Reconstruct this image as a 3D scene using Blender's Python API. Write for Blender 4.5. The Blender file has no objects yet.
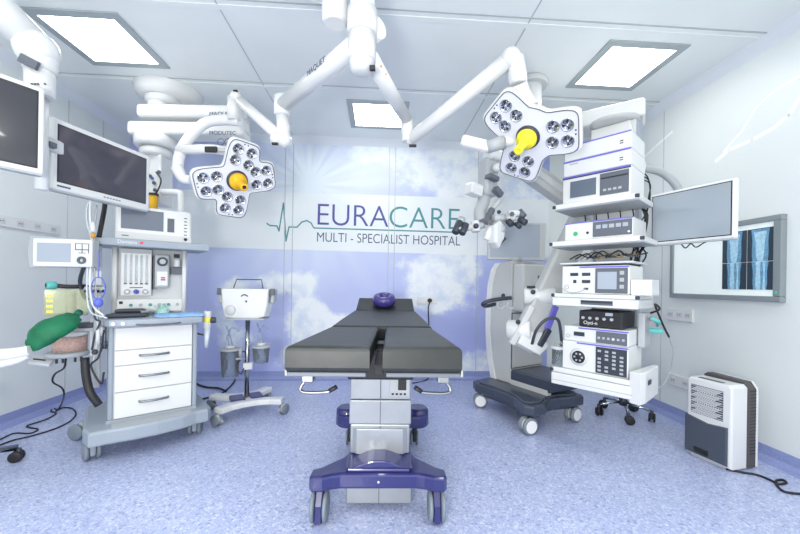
import bpy, bmesh, math, random
from mathutils import Vector, Matrix, Euler
random.seed(7)
S = bpy.context.scene
COL = S.collection
PI = math.pi
V = Vector
CAMZ, F0, ROLL, HZ = 1.2, 355.6, 0.015, 284.0
H = 3.0
TH = math.radians(3.54)
UL, UR, VB, VF = -3.0, 2.76, 4.48, -1.6

# ---------- measuring helpers: a place in the room from a sight line and a known depth ----------
def un(px, py):
    a = px - 400; b = py - HZ
    return a + ROLL * b, b - ROLL * a
def P(px, py, Y):
    a, b = un(px, py)
    return V((a * Y / F0, Y, CAMZ - b * Y / F0))
def FL(px, py, z=0.0):
    a, b = un(px, py); Y = (CAMZ - z) * F0 / b
    return V((a * Y / F0, Y, z))
RM = Matrix.Rotation(TH, 4, 'Z')
def R2W(u, v, z): return RM @ V((u, v, z))
def WALL(px, py, side):
    a, b = un(px, py); dx = a / F0; dz = -b / F0
    du = dx * math.cos(TH) + math.sin(TH); dv = -dx * math.sin(TH) + math.cos(TH)
    s = {'b': VB / dv, 'l': UL / du, 'r': UR / du}[side]
    return V((du * s, dv * s, CAMZ + dz * s))

# ---------- materials ----------
MATS = {}
def mat(name, col, rough=.4, metal=0., emit=0., trans=0., ior=1.45, coat=0., var=0., scale=30., bump=0., alpha=1.):
    if name in MATS: return MATS[name]
    m = bpy.data.materials.new(name); m.use_nodes = True
    n = m.node_tree.nodes; l = m.node_tree.links
    b = n['Principled BSDF']
    b.inputs['Base Color'].default_value = (*col, 1)
    b.inputs['Roughness'].default_value = rough
    b.inputs['Metallic'].default_value = metal
    b.inputs['Transmission Weight'].default_value = trans
    b.inputs['IOR'].default_value = ior
    b.inputs['Coat Weight'].default_value = coat
    b.inputs['Alpha'].default_value = alpha
    if emit:
        b.inputs['Emission Color'].default_value = (*col, 1)
        b.inputs['Emission Strength'].default_value = emit
    tc = n.new('ShaderNodeTexCoord'); nz = n.new('ShaderNodeTexNoise')
    nz.inputs['Scale'].default_value = scale
    l.new(tc.outputs['Object'], nz.inputs['Vector'])
    if var:
        r = n.new('ShaderNodeValToRGB')
        r.color_ramp.elements[0].position = .3; r.color_ramp.elements[1].position = .7
        r.color_ramp.elements[0].color = (*[c * (1 - var) for c in col], 1)
        r.color_ramp.elements[1].color = (*[min(1, c * (1 + var)) for c in col], 1)
        l.new(nz.outputs['Fac'], r.inputs['Fac']); l.new(r.outputs['Color'], b.inputs['Base Color'])
    if bump:
        bp = n.new('ShaderNodeBump'); bp.inputs['Strength'].default_value = bump
        bp.inputs['Distance'].default_value = .01
        l.new(nz.outputs['Fac'], bp.inputs['Height']); l.new(bp.outputs['Normal'], b.inputs['Normal'])
    MATS[name] = m
    return m
WHITE = mat('white_enamel', (.70, .72, .725), .3, coat=.3)
WHITE2 = mat('white_plastic', (.58, .605, .62), .45)
SILV = mat('silver_grey_plastic', (.31, .36, .42), .4)
LGREY = mat('light_grey_plastic', (.40, .43, .455), .45)
MGREY = mat('mid_grey_plastic', (.11, .125, .155), .45)
DGREY = mat('dark_grey_plastic', (.035, .042, .06), .4)
BLACK = mat('black_rubber', (.015, .016, .02), .5)
NAVY = mat('navy_slate_plastic', (.045, .058, .088), .35, coat=.3)
PURP = mat('violet_blue_paint', (.022, .025, .14), .3, coat=.5)
LILAC = mat('lilac_stripe', (.16, .15, .60), .4)
LEATH = mat('grey_black_padding', (.0115, .015, .0165), .45, var=.25, scale=11, bump=.12)
CHROME = mat('chrome', (.42, .44, .47), .15, 1.)
STEEL = mat('brushed_steel', (.26, .28, .30), .38, 1., var=.06, scale=60)
PANEL = mat('anodised_panel', (.36, .385, .41), .35, .5, var=.08, scale=8)
YEL = mat('yellow_plastic', (.80, .44, .01), .35)
YEL2 = mat('bright_yellow_plastic', (.92, .80, .03), .35)
GREEN = mat('green_cloth', (.003, .14, .062), .6, var=.2, scale=12, bump=.3)
TEAL = mat('teal_plastic', (.10, .45, .42), .4)
BLUE = mat('blue_plastic', (.10, .14, .55), .4)
PALEB = mat('pale_blue_sheet', (.30, .52, .85), .6)
RED = mat('red_plastic', (.7, .05, .05), .4)
PINK = mat('pink_granules', (.85, .48, .38), .8, var=.25, scale=120)
AMBER = mat('orange_plastic', (.6, .3, .05), .4)
SCR = mat('screen_glass', (.03, .031, .04), .16, coat=.8)
SCRG = mat('grey_screen', (.12, .15, .20), .2, coat=.4)
SCRL = mat('light_grey_screen', (.36, .41, .48), .25, coat=.3)
GLASS = mat('clear_plastic', (.85, .92, .95), .08, trans=.92, ior=1.2)
YGLASS = mat('yellowish_clear_plastic', (.85, .88, .62), .1, trans=.75, ior=1.2)
LIGHT = mat('lit_diffuser', (1, .99, .965), .5, emit=7.0)
LBOX = mat('lit_view_panel', (.80, .88, .87), .5, emit=.12)
INK_P = mat('violet_ink', (.09, .09, .33), .6)
INK_T = mat('teal_ink', (.08, .28, .30), .6)
INK_G = mat('grey_ink', (.08, .10, .18), .6)
FROST = mat('grey_frame_metal', (.26, .30, .32), .4, .2)
LENS = mat('lens_chrome', (.62, .64, .68), .12, .9)
LENSD = mat('lens_dark', (.05, .06, .08), .15, .3)
LENSY = mat('lens_warm', (.55, .47, .18), .2, .6)
WHEELW = mat('white_wheel_disc', (.80, .81, .82), .4)
WHEELG = mat('grey_wheel', (.20, .24, .28), .45)

# ---------- geometry builder ----------
def zto(d):
    return V(d).normalized().to_track_quat('Z', 'Y').to_matrix().to_4x4()
class G:
    def __init__(s, m=None):
        s.v = []; s.f = []; s.mi = []; s.sm = []; s.ms = []; s.k = 0
        if m: s.use(m)
    def use(s, m):
        if m not in s.ms: s.ms.append(m)
        s.k = s.ms.index(m); return s
    def add(s, vs, fs, smooth=False):
        o = len(s.v); s.v += [tuple(v) for v in vs]
        for f in fs:
            s.f.append([i + o for i in f]); s.mi.append(s.k); s.sm.append(smooth)
        return s
    def bmadd(s, bm, M=None, smooth=False):
        if M is not None: bm.transform(M)
        bm.normal_update(); bm.verts.index_update()
        s.add([v.co.copy() for v in bm.verts], [[v.index for v in f.verts] for f in bm.faces], smooth)
        bm.free(); return s
    def box(s, c, d, rot=None, bev=0., M=None, seg=2, taper=None):
        bm = bmesh.new(); bmesh.ops.create_cube(bm, size=1)
        for v in bm.verts:
            if taper and v.co.z > 0: v.co.x *= taper[0]; v.co.y *= taper[1]
            v.co = V((v.co.x * d[0], v.co.y * d[1], v.co.z * d[2]))
        if bev: bmesh.ops.bevel(bm, geom=bm.edges[:], offset=min(bev, min(d) * .45), segments=seg, profile=.5, affect='EDGES')
        T = Matrix.Translation(V(c))
        if rot is not None: T = T @ Euler(rot).to_matrix().to_4x4()
        if M is not None: T = M @ T
        return s.bmadd(bm, T)
    def b2(s, lo, hi, bev=0., M=None, **k):
        lo = V(lo); hi = V(hi)
        return s.box((lo + hi) / 2, [abs(x) for x in (hi - lo)], bev=bev, M=M, **k)
    def cyl(s, p0, p1, r0, r1=None, seg=20, M=None, bev=0.):
        r1 = r0 if r1 is None else r1
        p0 = V(p0); p1 = V(p1); L = (p1 - p0).length
        T = Matrix.Translation(p0) @ zto(p1 - p0)
        if M is not None: T = M @ T
        pr = [(0, 0), (r0 - bev, 0), (r0, bev), (r1, L - bev), (r1 - bev, L), (0, L)] if bev else [(0, 0), (r0, 0), (r1, L), (0, L)]
        return s.lathe(pr, T, seg, sharp=True)
    def lathe(s, prof, T=None, seg=24, sharp=False):
        T = T if T is not None else Matrix()
        segs = [prof[i:i + 2] for i in range(len(prof) - 1)] if sharp else [prof]
        for pr in segs:
            vs = []; fs = []
            for (r, z) in pr:
                for i in range(seg):
                    a = 2 * PI * i / seg
                    vs.append(T @ V((r * math.cos(a), r * math.sin(a), z)))
            for j in range(len(pr) - 1):
                for i in range(seg):
                    i2 = (i + 1) % seg
                    q = [j * seg + i, j * seg + i2, (j + 1) * seg + i2, (j + 1) * seg + i]
                    if pr[j][0] < 1e-7: q = [j * seg, (j + 1) * seg + i2, (j + 1) * seg + i]
                    elif pr[j + 1][0] < 1e-7: q = [j * seg + i, j * seg + i2, (j + 1) * seg]
                    fs.append(q)
            flat = len(pr) == 2 and (abs(pr[0][1] - pr[1][1]) < 1e-7)
            s.add(vs, fs, not flat)
        return s
    def sph(s, c, r, sc=(1, 1, 1), seg=16):
        T = Matrix.Translation(V(c)) @ Matrix.Diagonal((*sc, 1))
        n = seg // 2
        return s.lathe([(r * math.sin(PI * i / n), -r * math.cos(PI * i / n)) for i in range(n + 1)], T, seg)
    def tube(s, pts, r, seg=8, sub=6, M=None, sq=None):
        pts = [V(p) for p in pts]
        if M is not None: pts = [M @ p for p in pts]
        if sub > 1 and len(pts) > 2:
            q = [pts[0] * 2 - pts[1]] + pts + [pts[-1] * 2 - pts[-2]]; o = []
            for i in range(1, len(q) - 2):
                for k in range(sub):
                    t = k / sub; a, b, c, d = q[i - 1:i + 3]
                    o.append(.5 * ((2 * b) + (c - a) * t + (2 * a - 5 * b + 4 * c - d) * t * t + (3 * b - a - 3 * c + d) * t ** 3))
            pts = o + [pts[-1]]
        n = len(pts); rr = r if isinstance(r, (list, tuple)) else [r, r]
        up = None; vs = []
        for i, p in enumerate(pts):
            d = (pts[min(i + 1, n - 1)] - pts[max(i - 1, 0)]).normalized()
            if up is None:
                up = V((0, 0, 1)) if abs(d.z) < .9 else V((1, 0, 0))
            x = d.cross(up)
            if x.length < 1e-5: x = d.orthogonal()
            x.normalize(); up = x.cross(d).normalized()
            R = rr[0] + (rr[-1] - rr[0]) * i / (n - 1)
            for k in range(seg):
                a = 2 * PI * (k + .5) / seg
                vs.append(p + (x * math.cos(a) + up * math.sin(a)) * R)
        fs = []
        for i in range(n - 1):
            for k in range(seg):
                k2 = (k + 1) % seg
                fs.append([i * seg + k, i * seg + k2, (i + 1) * seg + k2, (i + 1) * seg + k])
        s.add(vs, fs, seg > 4)
        s.add([vs[k] for k in range(seg)], [list(range(seg))]); s.add(vs[-seg:], [list(range(seg))])
        return s
    def prism(s, out, h, M=None, bev=0., seg=2):
        bm = bmesh.new()
        f = bm.faces.new([bm.verts.new((p[0], p[1], 0)) for p in out])
        r = bmesh.ops.extrude_face_region(bm, geom=[f])
        bmesh.ops.translate(bm, verts=[g for g in r['geom'] if isinstance(g, bmesh.types.BMVert)], vec=(0, 0, h))
        bmesh.ops.recalc_face_normals(bm, faces=bm.faces[:])
        if bev:
            es = [e for e in bm.edges if abs(e.verts[0].co.z - e.verts[1].co.z) < 1e-6]
            bmesh.ops.bevel(bm, geom=es, offset=bev, segments=seg, profile=.5, affect='EDGES')
        return s.bmadd(bm, M)
    def obj(s, name, parent=None, smooth=None):
        me = bpy.data.meshes.new(name); me.from_pydata(s.v, [], s.f)
        for m in s.ms: me.materials.append(m)
        me.polygons.foreach_set('material_index', s.mi)
        me.polygons.foreach_set('use_smooth', s.sm)
        bm = bmesh.new(); bm.from_mesh(me)
        bmesh.ops.remove_doubles(bm, verts=bm.verts[:], dist=1e-6)
        bmesh.ops.recalc_face_normals(bm, faces=bm.faces[:]); bm.to_mesh(me); bm.free()
        me.update()
        o = bpy.data.objects.new(name, me); COL.objects.link(o)
        if parent: o.parent = parent
        return o
def thing(name, label, cat, loc=(0, 0, 0), rz=0., group=None):
    o = bpy.data.objects.new(name, None); COL.objects.link(o)
    o.empty_display_size = .1
    o.location = loc; o.rotation_euler = (0, 0, rz); o['label'] = label; o['category'] = cat
    if group: o['group'] = group
    o['_'] = 0; del o['_']
    return o
def tag(o, label, cat, group=None):
    o['label'] = label; o['category'] = cat
    if group: o['group'] = group
    return o
def inv(t):
    return (Matrix.Translation(V(t.location)) @ Matrix.Rotation(t.rotation_euler[2], 4, 'Z')).inverted()
def struct(o):
    o['kind'] = 'structure'; return o
def text(name, body, size, M, m, parent=None, align='LEFT', ext=.0008, sx=1., offset=0.):
    c = bpy.data.curves.new(name, 'FONT'); c.body = body; c.size = size; c.extrude = ext; c.align_x = align
    c.offset = offset
    t = bpy.data.objects.new(name, c); COL.objects.link(t)
    dg = bpy.context.evaluated_depsgraph_get(); dg.update()
    me = bpy.data.meshes.new_from_object(t.evaluated_get(dg))
    bpy.data.objects.remove(t)
    me.transform(M @ Matrix.Diagonal((sx, 1, 1, 1)))
    me.materials.clear(); me.materials.append(m)
    o = bpy.data.objects.new(name, me); COL.objects.link(o)
    if parent: o.parent = parent
    return o
def facing(p, right, up):
    r = V(right).normalized(); n = r.cross(V(up)).normalized(); u = n.cross(r)
    M = Matrix((r, u, n)).transposed().to_4x4(); M.translation = V(p); return M

# =====================================================================  ROOM
def nodes(m): return m.node_tree.nodes, m.node_tree.links
# floor: speckled lavender-blue vinyl
mf = mat('speckled_vinyl', (.33, .38, .72), .32, coat=.15)
n, l = nodes(mf); tc = n.new('ShaderNodeTexCoord')
base = None
def ramp(n, l, src, stops):
    r = n.new('ShaderNodeValToRGB'); e = r.color_ramp.elements
    while len(e) < len(stops): e.new(.5)
    for i, (p, c) in enumerate(stops): e[i].position = p; e[i].color = (*c, 1)
    l.new(src, r.inputs['Fac']); return r.outputs['Color']
def noise(n, l, tc, sc, det=2, rough=.5):
    z = n.new('ShaderNodeTexNoise'); z.inputs['Scale'].default_value = sc; z.inputs['Detail'].default_value = det
    z.inputs['Roughness'].default_value = rough
    l.new(tc.outputs['Object'], z.inputs['Vector']); return z.outputs['Fac']
def mix(n, l, fac, a, b, mode='MIX'):
    x = n.new('ShaderNodeMix'); x.data_type = 'RGBA'; x.blend_type = mode
    for i, s in ((0, fac), (6, a), (7, b)):
        if isinstance(s, (int, float)): x.inputs[i].default_value = s
        elif isinstance(s, tuple): x.inputs[i].default_value = (*s, 1)
        else: l.new(s, x.inputs[i])
    return x.outputs[2]
def flecks(sc):
    vo = n.new('ShaderNodeTexVoronoi'); vo.inputs['Scale'].default_value = sc
    l.new(tc.outputs['Object'], vo.inputs['Vector'])
    sp = n.new('ShaderNodeSeparateColor'); l.new(vo.outputs['Color'], sp.inputs[0]); return sp.outputs[0]
c0 = ramp(n, l, flecks(75), [(.0, (.20, .24, .48)), (.07, (.22, .27, .50)), (.10, (.37, .43, .67)), (.78, (.45, .51, .73)), (.84, (.60, .65, .81)), (1., (.66, .71, .84))])
c0 = mix(n, l, .45, c0, ramp(n, l, flecks(150), [(.0, (.15, .19, .42)), (.08, (.38, .44, .69)), (.80, (.44, .50, .73)), (.90, (.78, .81, .90))]))
c1 = ramp(n, l, noise(n, l, tc, 1.3, 2), [(.3, (.93, .93, .95)), (.7, (1, 1, 1))])
l.new(mix(n, l, 1., c0, c1, 'MULTIPLY'), n['Principled BSDF'].inputs['Base Color'])
mcove = mat('cove_vinyl', (.26, .31, .56), .4, var=.1, scale=90)
mwall = mat('pale_wall_panel', (.73, .78, .78), .4, coat=0., var=.02, scale=2)
mceil = mat('pale_ceiling_panel', (.82, .865, .86), .4, coat=0., var=.02, scale=2)
mseam = mat('panel_seam', (.46, .50, .52), .5)
mtrim = mat('white_cornice', (.74, .79, .84), .4)

def room_obj(g, name, parent=None):
    o = g.obj(name, parent)
    if not parent: o.rotation_euler = (0, 0, TH); struct(o)
    return o
room_obj(G(mf).b2((UL - .1, VF, -.1), (UR + .1, VB + .1, 0)), 'floor')
g = G(mceil).b2((UL - .1, VF, H), (UR + .1, VB + .1, H + .1))
room_obj(g, 'ceiling')
room_obj(G(mwall).b2((UL - .1, VF, 0), (UL, VB + .1, H)), 'wall_left')
room_obj(G(mwall).b2((UR, VF, 0), (UR + .1, VB + .1, H)), 'wall_right')
# ceiling seams and ribs (they follow the ceiling panels)
g = G(mseam)
for u in (-1.07, 1.0):
    g.b2((u - .004, VF, H - .003), (u + .004, VB, H + .01))
for v in (1.2, 2.33, 3.28):
    g.b2((UL, v - .006, H - .004), (UR, v + .006, H + .01))
g.use(mceil)
for v in (1.27, 2.40, 3.35):
    g.b2((UL, v - .022, H - .004), (UR, v + .022, H + .01))
room_obj(g, 'trim_1')
g = G(mtrim)
pr = [(0, 0), (.07, 0), (.055, -.022), (.022, -.055), (0, -.08)]
def coved(g, side, pr, z0, a=None, b=None):
    out = []
    if side == 'back':
        M = Matrix(((0, 0, 1, UL), (-1, 0, 0, VB), (0, 1, 0, z0), (0, 0, 0, 1))); L = UR - UL
    elif side == 'left':
        M = Matrix(((1, 0, 0, UL), (0, 0, 1, VF), (0, 1, 0, z0), (0, 0, 0, 1))); L = VB - VF
    else:
        M = Matrix(((-1, 0, 0, UR), (0, 0, 1, VF), (0, 1, 0, z0), (0, 0, 0, 1))); L = VB - VF
    g.prism(pr, L, M)
for i, sd in enumerate(('back', 'left', 'right')):
    g = G(mtrim); coved(g, sd, pr, H); room_obj(g, 'trim_%d' % (i + 2))
    g = G(mcove); coved(g, sd, [(0, 0), (.07, 0), (.03, .012), (.012, .035), (.008, .10), (0, .10)], 0)
    room_obj(g, 'baseboard_' + sd)
# vertical wall seams
g = G(mseam)
for p in ((285, 200), (293, 200), (389, 200), (395, 200), (478, 200)):
    u = WALL(*p, 'b').x; g.b2((u - .004, VB - .003, .1), (u + .004, VB + .01, H - .08))
room_obj(g, 'trim_5')
g = G(mseam)
for v in (3.62, 2.5, 1.4, 4.05):
    g.b2((UL - .01, v - .003, .1), (UL + .003, v + .003, H - .08))
for v in (3.3, 2.0):
    g.b2((UR - .003, v - .003, .1), (UR + .01, v + .003, H - .08))
room_obj(g, 'trim_6')

# back wall with printed sky mural (print is in the wall's own material, in wall coordinates)
mb = mat('sky_mural_print', (.4, .45, .8), .5)
n, l = nodes(mb); tc = n.new('ShaderNodeTexCoord'); sep = n.new('ShaderNodeSeparateXYZ')
l.new(tc.outputs['Object'], sep.inputs[0])
def M_(op, a, b=None, c=None, clamp=False):
    x = n.new('ShaderNodeMath'); x.operation = op; x.use_clamp = clamp
    for i, s in enumerate((a, b, c)):
        if s is None: continue
        if isinstance(s, (int, float)): x.inputs[i].default_value = s
        else: l.new(s, x.inputs[i])
    return x.outputs[0]
X, Z = sep.outputs['X'], sep.outputs['Z']
def gauss(px, py, ru, rz, amp):
    c = WALL(px, py, 'b')
    a = M_('DIVIDE', M_('SUBTRACT', X, c.x), ru); b = M_('DIVIDE', M_('SUBTRACT', Z, c.z), rz)
    d = M_('ADD', M_('MULTIPLY', a, a), M_('MULTIPLY', b, b))
    return M_('MULTIPLY', M_('POWER', 2.718, M_('MULTIPLY', d, -1.)), amp)
blobs = [(293, 283, .33, .16, 1.), (305, 318, .28, .30, 1.), (335, 325, .35, .17, .9), (240, 285, .35, .12, .7),
         (222, 320, .2, .25, .5), (300, 355, .3, .2, .8), (232, 345, .3, .25, .5), (430, 280, .42, .32, .95), (455, 265, .4, .3, 1.), (432, 305, .3, .14, .8),
         (475, 362, .32, .22, .8), (372, 150, .38, .16, 1.), (455, 150, .55, .45, .9), (200, 185, .3, .1, .7),
         (515, 180, .5, .5, .7), (560, 230, .5, .5, .8), (440, 175, .35, .3, .7), (478, 180, .4, .4, .6)]
tot = gauss(*blobs[0])
for bb in blobs[1:]: tot = M_('ADD', tot, gauss(*bb))
nz = noise(n, l, tc, 2.3, 12, .64)
cl = M_('ADD', M_('MINIMUM', tot, 1.05), M_('MULTIPLY', M_('SUBTRACT', nz, .5), 2.2))
cmr = n.new('ShaderNodeMapRange'); cmr.interpolation_type = 'SMOOTHSTEP'
l.new(cl, cmr.inputs[0]); cmr.inputs[1].default_value = .30; cmr.inputs[2].default_value = .72
cloud = cmr.outputs[0]
hz = n.new('ShaderNodeMapRange'); l.new(Z, hz.inputs[0]); hz.inputs[1].default_value = 0; hz.inputs[2].default_value = 3.
sky = ramp(n, l, hz.outputs[0], [(0., (.34, .38, .80)), (.35, (.33, .37, .75)), (.6, (.40, .46, .82)), (1., (.32, .35, .74))])
sky = mix(n, l, M_('MULTIPLY', noise(n, l, tc, 1.1, 4), .45), sky, (.62, .70, .90))
cshade = ramp(n, l, noise(n, l, tc, 4.5, 8, .6), [(.38, (.62, .70, .83)), (.56, (.86, .90, .90))])
col = mix(n, l, M_('MULTIPLY', cloud, .92), sky, cshade)
# pale sun burst with rays
sc_ = WALL(309, 185, 'b')
dx = M_('SUBTRACT', X, sc_.x); dz = M_('SUBTRACT', Z, sc_.z)
dist = M_('SQRT', M_('ADD', M_('MULTIPLY', dx, dx), M_('MULTIPLY', dz, dz)))
ang = M_('ARCTAN2', dz, dx)
rays = M_('ADD', M_('MULTIPLY', M_('SINE', M_('MULTIPLY', ang, 17.)), .12), M_('MULTIPLY', M_('SINE', M_('MULTIPLY', ang, 29.)), .08))
sun = M_('MULTIPLY', M_('POWER', 2.718, M_('MULTIPLY', dist, -1.15)), M_('ADD', rays, 1.3), clamp=True)
col = mix(n, l, sun, col, (.76, .84, .90))
# white banner band, slightly sloping
def line_z(p0, p1):
    a = WALL(*p0, 'b'); b = WALL(*p1, 'b'); k = (b.z - a.z) / (b.x - a.x)
    return M_('ADD', M_('MULTIPLY', M_('SUBTRACT', X, a.x), k), a.z)
zt = line_z((200, 190), (440, 197)); zb = line_z((200, 247), (440, 254))
band = M_('MULTIPLY', M_('LESS_THAN', Z, zt), M_('GREATER_THAN', Z, zb))
col = mix(n, l, M_('MULTIPLY', band, .88), col, (.80, .85, .86))
# plain panel to the right of the mural
edge = M_('GREATER_THAN', X, WALL(548, 280, 'b').x)
col = mix(n, l, edge, col, (.74, .79, .79))
l.new(col, n['Principled BSDF'].inputs['Base Color'])
room_obj(G(mb).b2((UL - .1, VB, 0), (UR + .1, VB + .1, H)), 'wall_back')

# lettering on the mural
def wtext(body, p0, p1, hpx, m, nm, off=-.004):
    a = WALL(*p0, 'b'); b = WALL(*p1, 'b')
    a.y = b.y = VB - .001
    r = b - a
    M = facing(a, r, (0, 0, 1))
    h = hpx
    t = text(nm, body, h / .7, M, m, None, ext=.0005, offset=off)
    xs = [ (M.inverted() @ v.co).x for v in t.data.vertices ]
    k = r.length / (max(xs) - min(xs)); T = M @ Matrix.Translation((-min(xs) * k, 0, 0)) @ Matrix.Diagonal((k, 1, 1, 1)) @ M.inverted()
    t.data.transform(T); t.rotation_euler = (0, 0, TH)
    return t
sg = thing('wall_lettering', 'violet and teal hospital lettering with a heartbeat line on the back wall mural', 'wall sign', (0, 0, 0), TH)
def place_t(t): t.parent = sg; t.rotation_euler = (0, 0, 0); return t
place_t(wtext('EURA', (317.5, 224.8), (388.3, 227.2), .272, INK_P, 'large_letters'))
place_t(wtext('CARE', (389.3, 227.2), (459.5, 229.6), .272, INK_T, 'large_letters'))
place_t(wtext('MULTI - SPECIALIST HOSPITAL', (317, 241.5), (460, 245.6), .118, INK_G, 'small_letters', -.0008))
g = G(INK_T)
pts = [(267, 223.5), (270, 225.5), (277, 226), (279, 231), (283.5, 203), (286, 241), (289, 227), (297, 227.2), (302, 222), (307, 220.6), (311, 223), (314, 228), (460, 232.4)]
w = [WALL(*p, 'b') for p in pts]
for q in w: q.y = VB
for a, b in zip(w, w[1:]):
    d = (b - a); M = facing((a + b) / 2, d, (0, 0, 1))
    g.box((0, 0, 0), (d.length + .012, .016, .003), M=M)
g.obj('heartbeat_line', sg)

# ceiling light panels
mfr = mat('light_frame', (.38, .43, .45), .4)
def cl(u, v, s, label, group=None):
    t = thing('ceiling_light', label, 'ceiling light', R2W(u, v, H), TH)
    f = .06; g = G(mfr)
    for (lo, hi) in (((-s, -s), (s, -s + f)), ((-s, s - f), (s, s)), ((-s, -s + f), (-s + f, s - f)), ((s - f, -s + f), (s, s - f))):
        g.b2((*lo, -.012), (*hi, -.002))
    g.obj('frame', t)
    G(LIGHT).b2((-s + f, -s + f, -.009), (s - f, s - f, -.002)).obj('diffuser', t)
def toroom(X_, Y_): return (X_ * math.cos(TH) + Y_ * math.sin(TH), -X_ * math.sin(TH) + Y_ * math.cos(TH))
cl(*toroom(-2.26, 2.68), .31, 'square lit ceiling panel at upper left above the two big screens')
cl(*toroom(1.79, 2.91), .31, 'square lit ceiling panel at upper right above the equipment rack')
cl(*toroom(-.26, 3.80), .31, 'square lit ceiling panel in the middle near the back wall, behind the lamp arms')
# =====================================================================  LIGHTS
def area(loc, rot, size, power, col=(1, 1, 1), sy=None):
    d = bpy.data.lights.new('area', 'AREA'); d.energy = power; d.size = size; d.color = col
    if sy: d.shape = 'RECTANGLE'; d.size_y = sy
    o = bpy.data.objects.new('added_fill_lamp', d); COL.objects.link(o); o.location = loc; o.rotation_euler = rot
    return o
for u in (-1.9, 0.1, 1.9):  # unseen overhead lamps, added to brighten the fronts of things
    area(R2W(u, .2, H - .03), (0, 0, TH), .6, 16, (1, .99, .96))
# photographer's flash beside the camera
d = bpy.data.lights.new('flash', 'AREA'); d.specular_factor = 0; d.energy = 30; d.size = .35; d.color = (1, .985, .95)
o = bpy.data.objects.new('flash', d); COL.objects.link(o); o.location = (-.45, -.5, 1.15); o.rotation_euler = (math.radians(97), 0, 0)
W = bpy.data.worlds.new('World'); S.world = W; W.use_nodes = True
W.node_tree.nodes['Background'].inputs[0].default_value = (1, .985, .95, 1)
W.node_tree.nodes['Background'].inputs[1].default_value = 1.35

# =====================================================================  CAMERA
cd = bpy.data.cameras.new('camera'); cam = bpy.data.objects.new('camera', cd); COL.objects.link(cam)
cd.sensor_width = 36; cd.lens = 36 * F0 / 800; cd.shift_y = (HZ - 267) / 800; cd.clip_start = .05
cam.matrix_world = Matrix.Translation((0, 0, CAMZ)) @ Matrix.Rotation(-ROLL, 4, 'Y') @ Matrix.Rotation(PI / 2, 4, 'X')
S.camera = cam
S.view_settings.view_transform = 'Standard'; S.view_settings.look = 'None'
S.view_settings.exposure = 0.62; S.view_settings.gamma = 1; S.view_settings.use_curve_mapping = False


def caster(par, x, y, r=.05, w=.018, ang=0., top=.14, wm=WHEELG, fm=LGREY, twin=.03, hub=None, brake=False):
    """swivel caster: fork (part) with two wheels (sub-parts)"""
    M = Matrix.Translation((x, y, 0)) @ Matrix.Rotation(ang, 4, 'Z')
    g = G(fm)
    g.cyl((0, .0, r * 1.2), (0, 0, top), r * .35, seg=14, M=M)
    g.b2((-twin * .55, -r * .5, r * .55), (twin * .55, r * .55, r * 1.7), bev=r * .2, M=M)
    g.cyl((-twin - w * .5, r * .35, r), (twin + w * .5, r * .35, r), r * .14, seg=8, M=M)
    if brake: g.box((0, -r * 1.1, r * 1.2), (twin * 1.2, r * .9, r * .2), rot=(.3, 0, 0), bev=.002, M=M)
    f = g.obj('caster', par)
    for sx in (-1, 1):
        g = G(wm)
        c = sx * twin
        g.lathe([(0, -w / 2), (r * .82, -w / 2), (r, -w / 3), (r, w / 3), (r * .82, w / 2), (0, w / 2)],
                M @ Matrix.Translation((c, r * .35, r)) @ Matrix.Rotation(PI / 2, 4, 'Y'), 28)
        g.use(hub or wm)
        g.cyl((c - w * .62, r * .35, r), (c + w * .62, r * .35, r), r * (.74 if hub else .3), seg=24, M=M)
        g.obj('wheel', f)
    return f

# =====================================================================  OPERATING TABLE
t = thing('operating_table', 'black padded operating table with split leg section on a violet base, centre of the room', 'operating table', (-.1, 2.05, 0), math.radians(1.5))
TZ = .955
def pad(name, out, z0, z1, par, bev=.016, M=None):
    g = G(LEATH); g.prism(out, z1 - z0, (M or Matrix()) @ Matrix.Translation((0, 0, z0)), bev=bev, seg=3)
    return g.obj(name, par)
# leg plates, raised a little at the foot end
def legM(): return Matrix.Translation((0, -.04, .955)) @ Matrix.Rotation(math.radians(-2.7), 4, 'X')
ML = legM()
for sx, n_ in ((-1, 'left'), (1, 'right')):
    a, b = (.018, .29) if sx < 0 else (.024, .283)
    out = [(sx * a, 0), (sx * b, 0), (sx * b, -.86), (sx * a, -.86)]
    if sx < 0: out = out[::-1]
    lp = pad('leg_pad', out, -.085, 0, t, M=ML)
    g = G(MGREY).b2((sx * (a + .012), -.85, -.10), (sx * (b - .004), -.01, -.0855), bev=.003, M=ML)
    g.use(CHROME).b2((sx * (b + .002), -.82, -.105), (sx * (b + .012), -.08, -.078), bev=.002, M=ML)
    g.obj('leg_plate', t)
    # chrome clamp with bent rod under the foot end
    g = G(STEEL)
    g.b2((sx * .235 - .02, -.78, -.135), (sx * .235 + .02, -.74, -.10), bev=.004, M=ML)
    g.tube([(sx * .235, -.76, -.12), (sx * .26, -.765, -.155), (sx * .245, -.77, -.17), (sx * .165, -.77, -.168), (sx * .145, -.77, -.155)], .006, M=ML)
    g.use(BLACK).cyl((sx * .16, -.77, -.165), (sx * .135, -.77, -.150), .008, seg=10, M=ML)
    g.obj('side_clamp', t)
out = [(-.285, -.03), (.285, -.03), (.285, .35), (.275, 1.12), (-.275, 1.12), (-.285, .35)]
pad('body_pad', out, .875, .96, t)
g = G(SILV).b2((-.26, -.03, .855), (.26, 1.10, .8745), bev=.004)
g.use(CHROME)
for sx in (-1, 1):
    g.b2((sx * .285, .05, .84), (sx * .297, 1.08, .868), bev=.002)
    for y in (.15, .55, .95): g.cyl((sx * .262, y, .854), (sx * .285, y, .854), .008, seg=8)
g.obj('table_frame', t)
MH = Matrix.Translation((0, 1.14, .96)) @ Matrix.Rotation(math.radians(18), 4, 'X')
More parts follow.
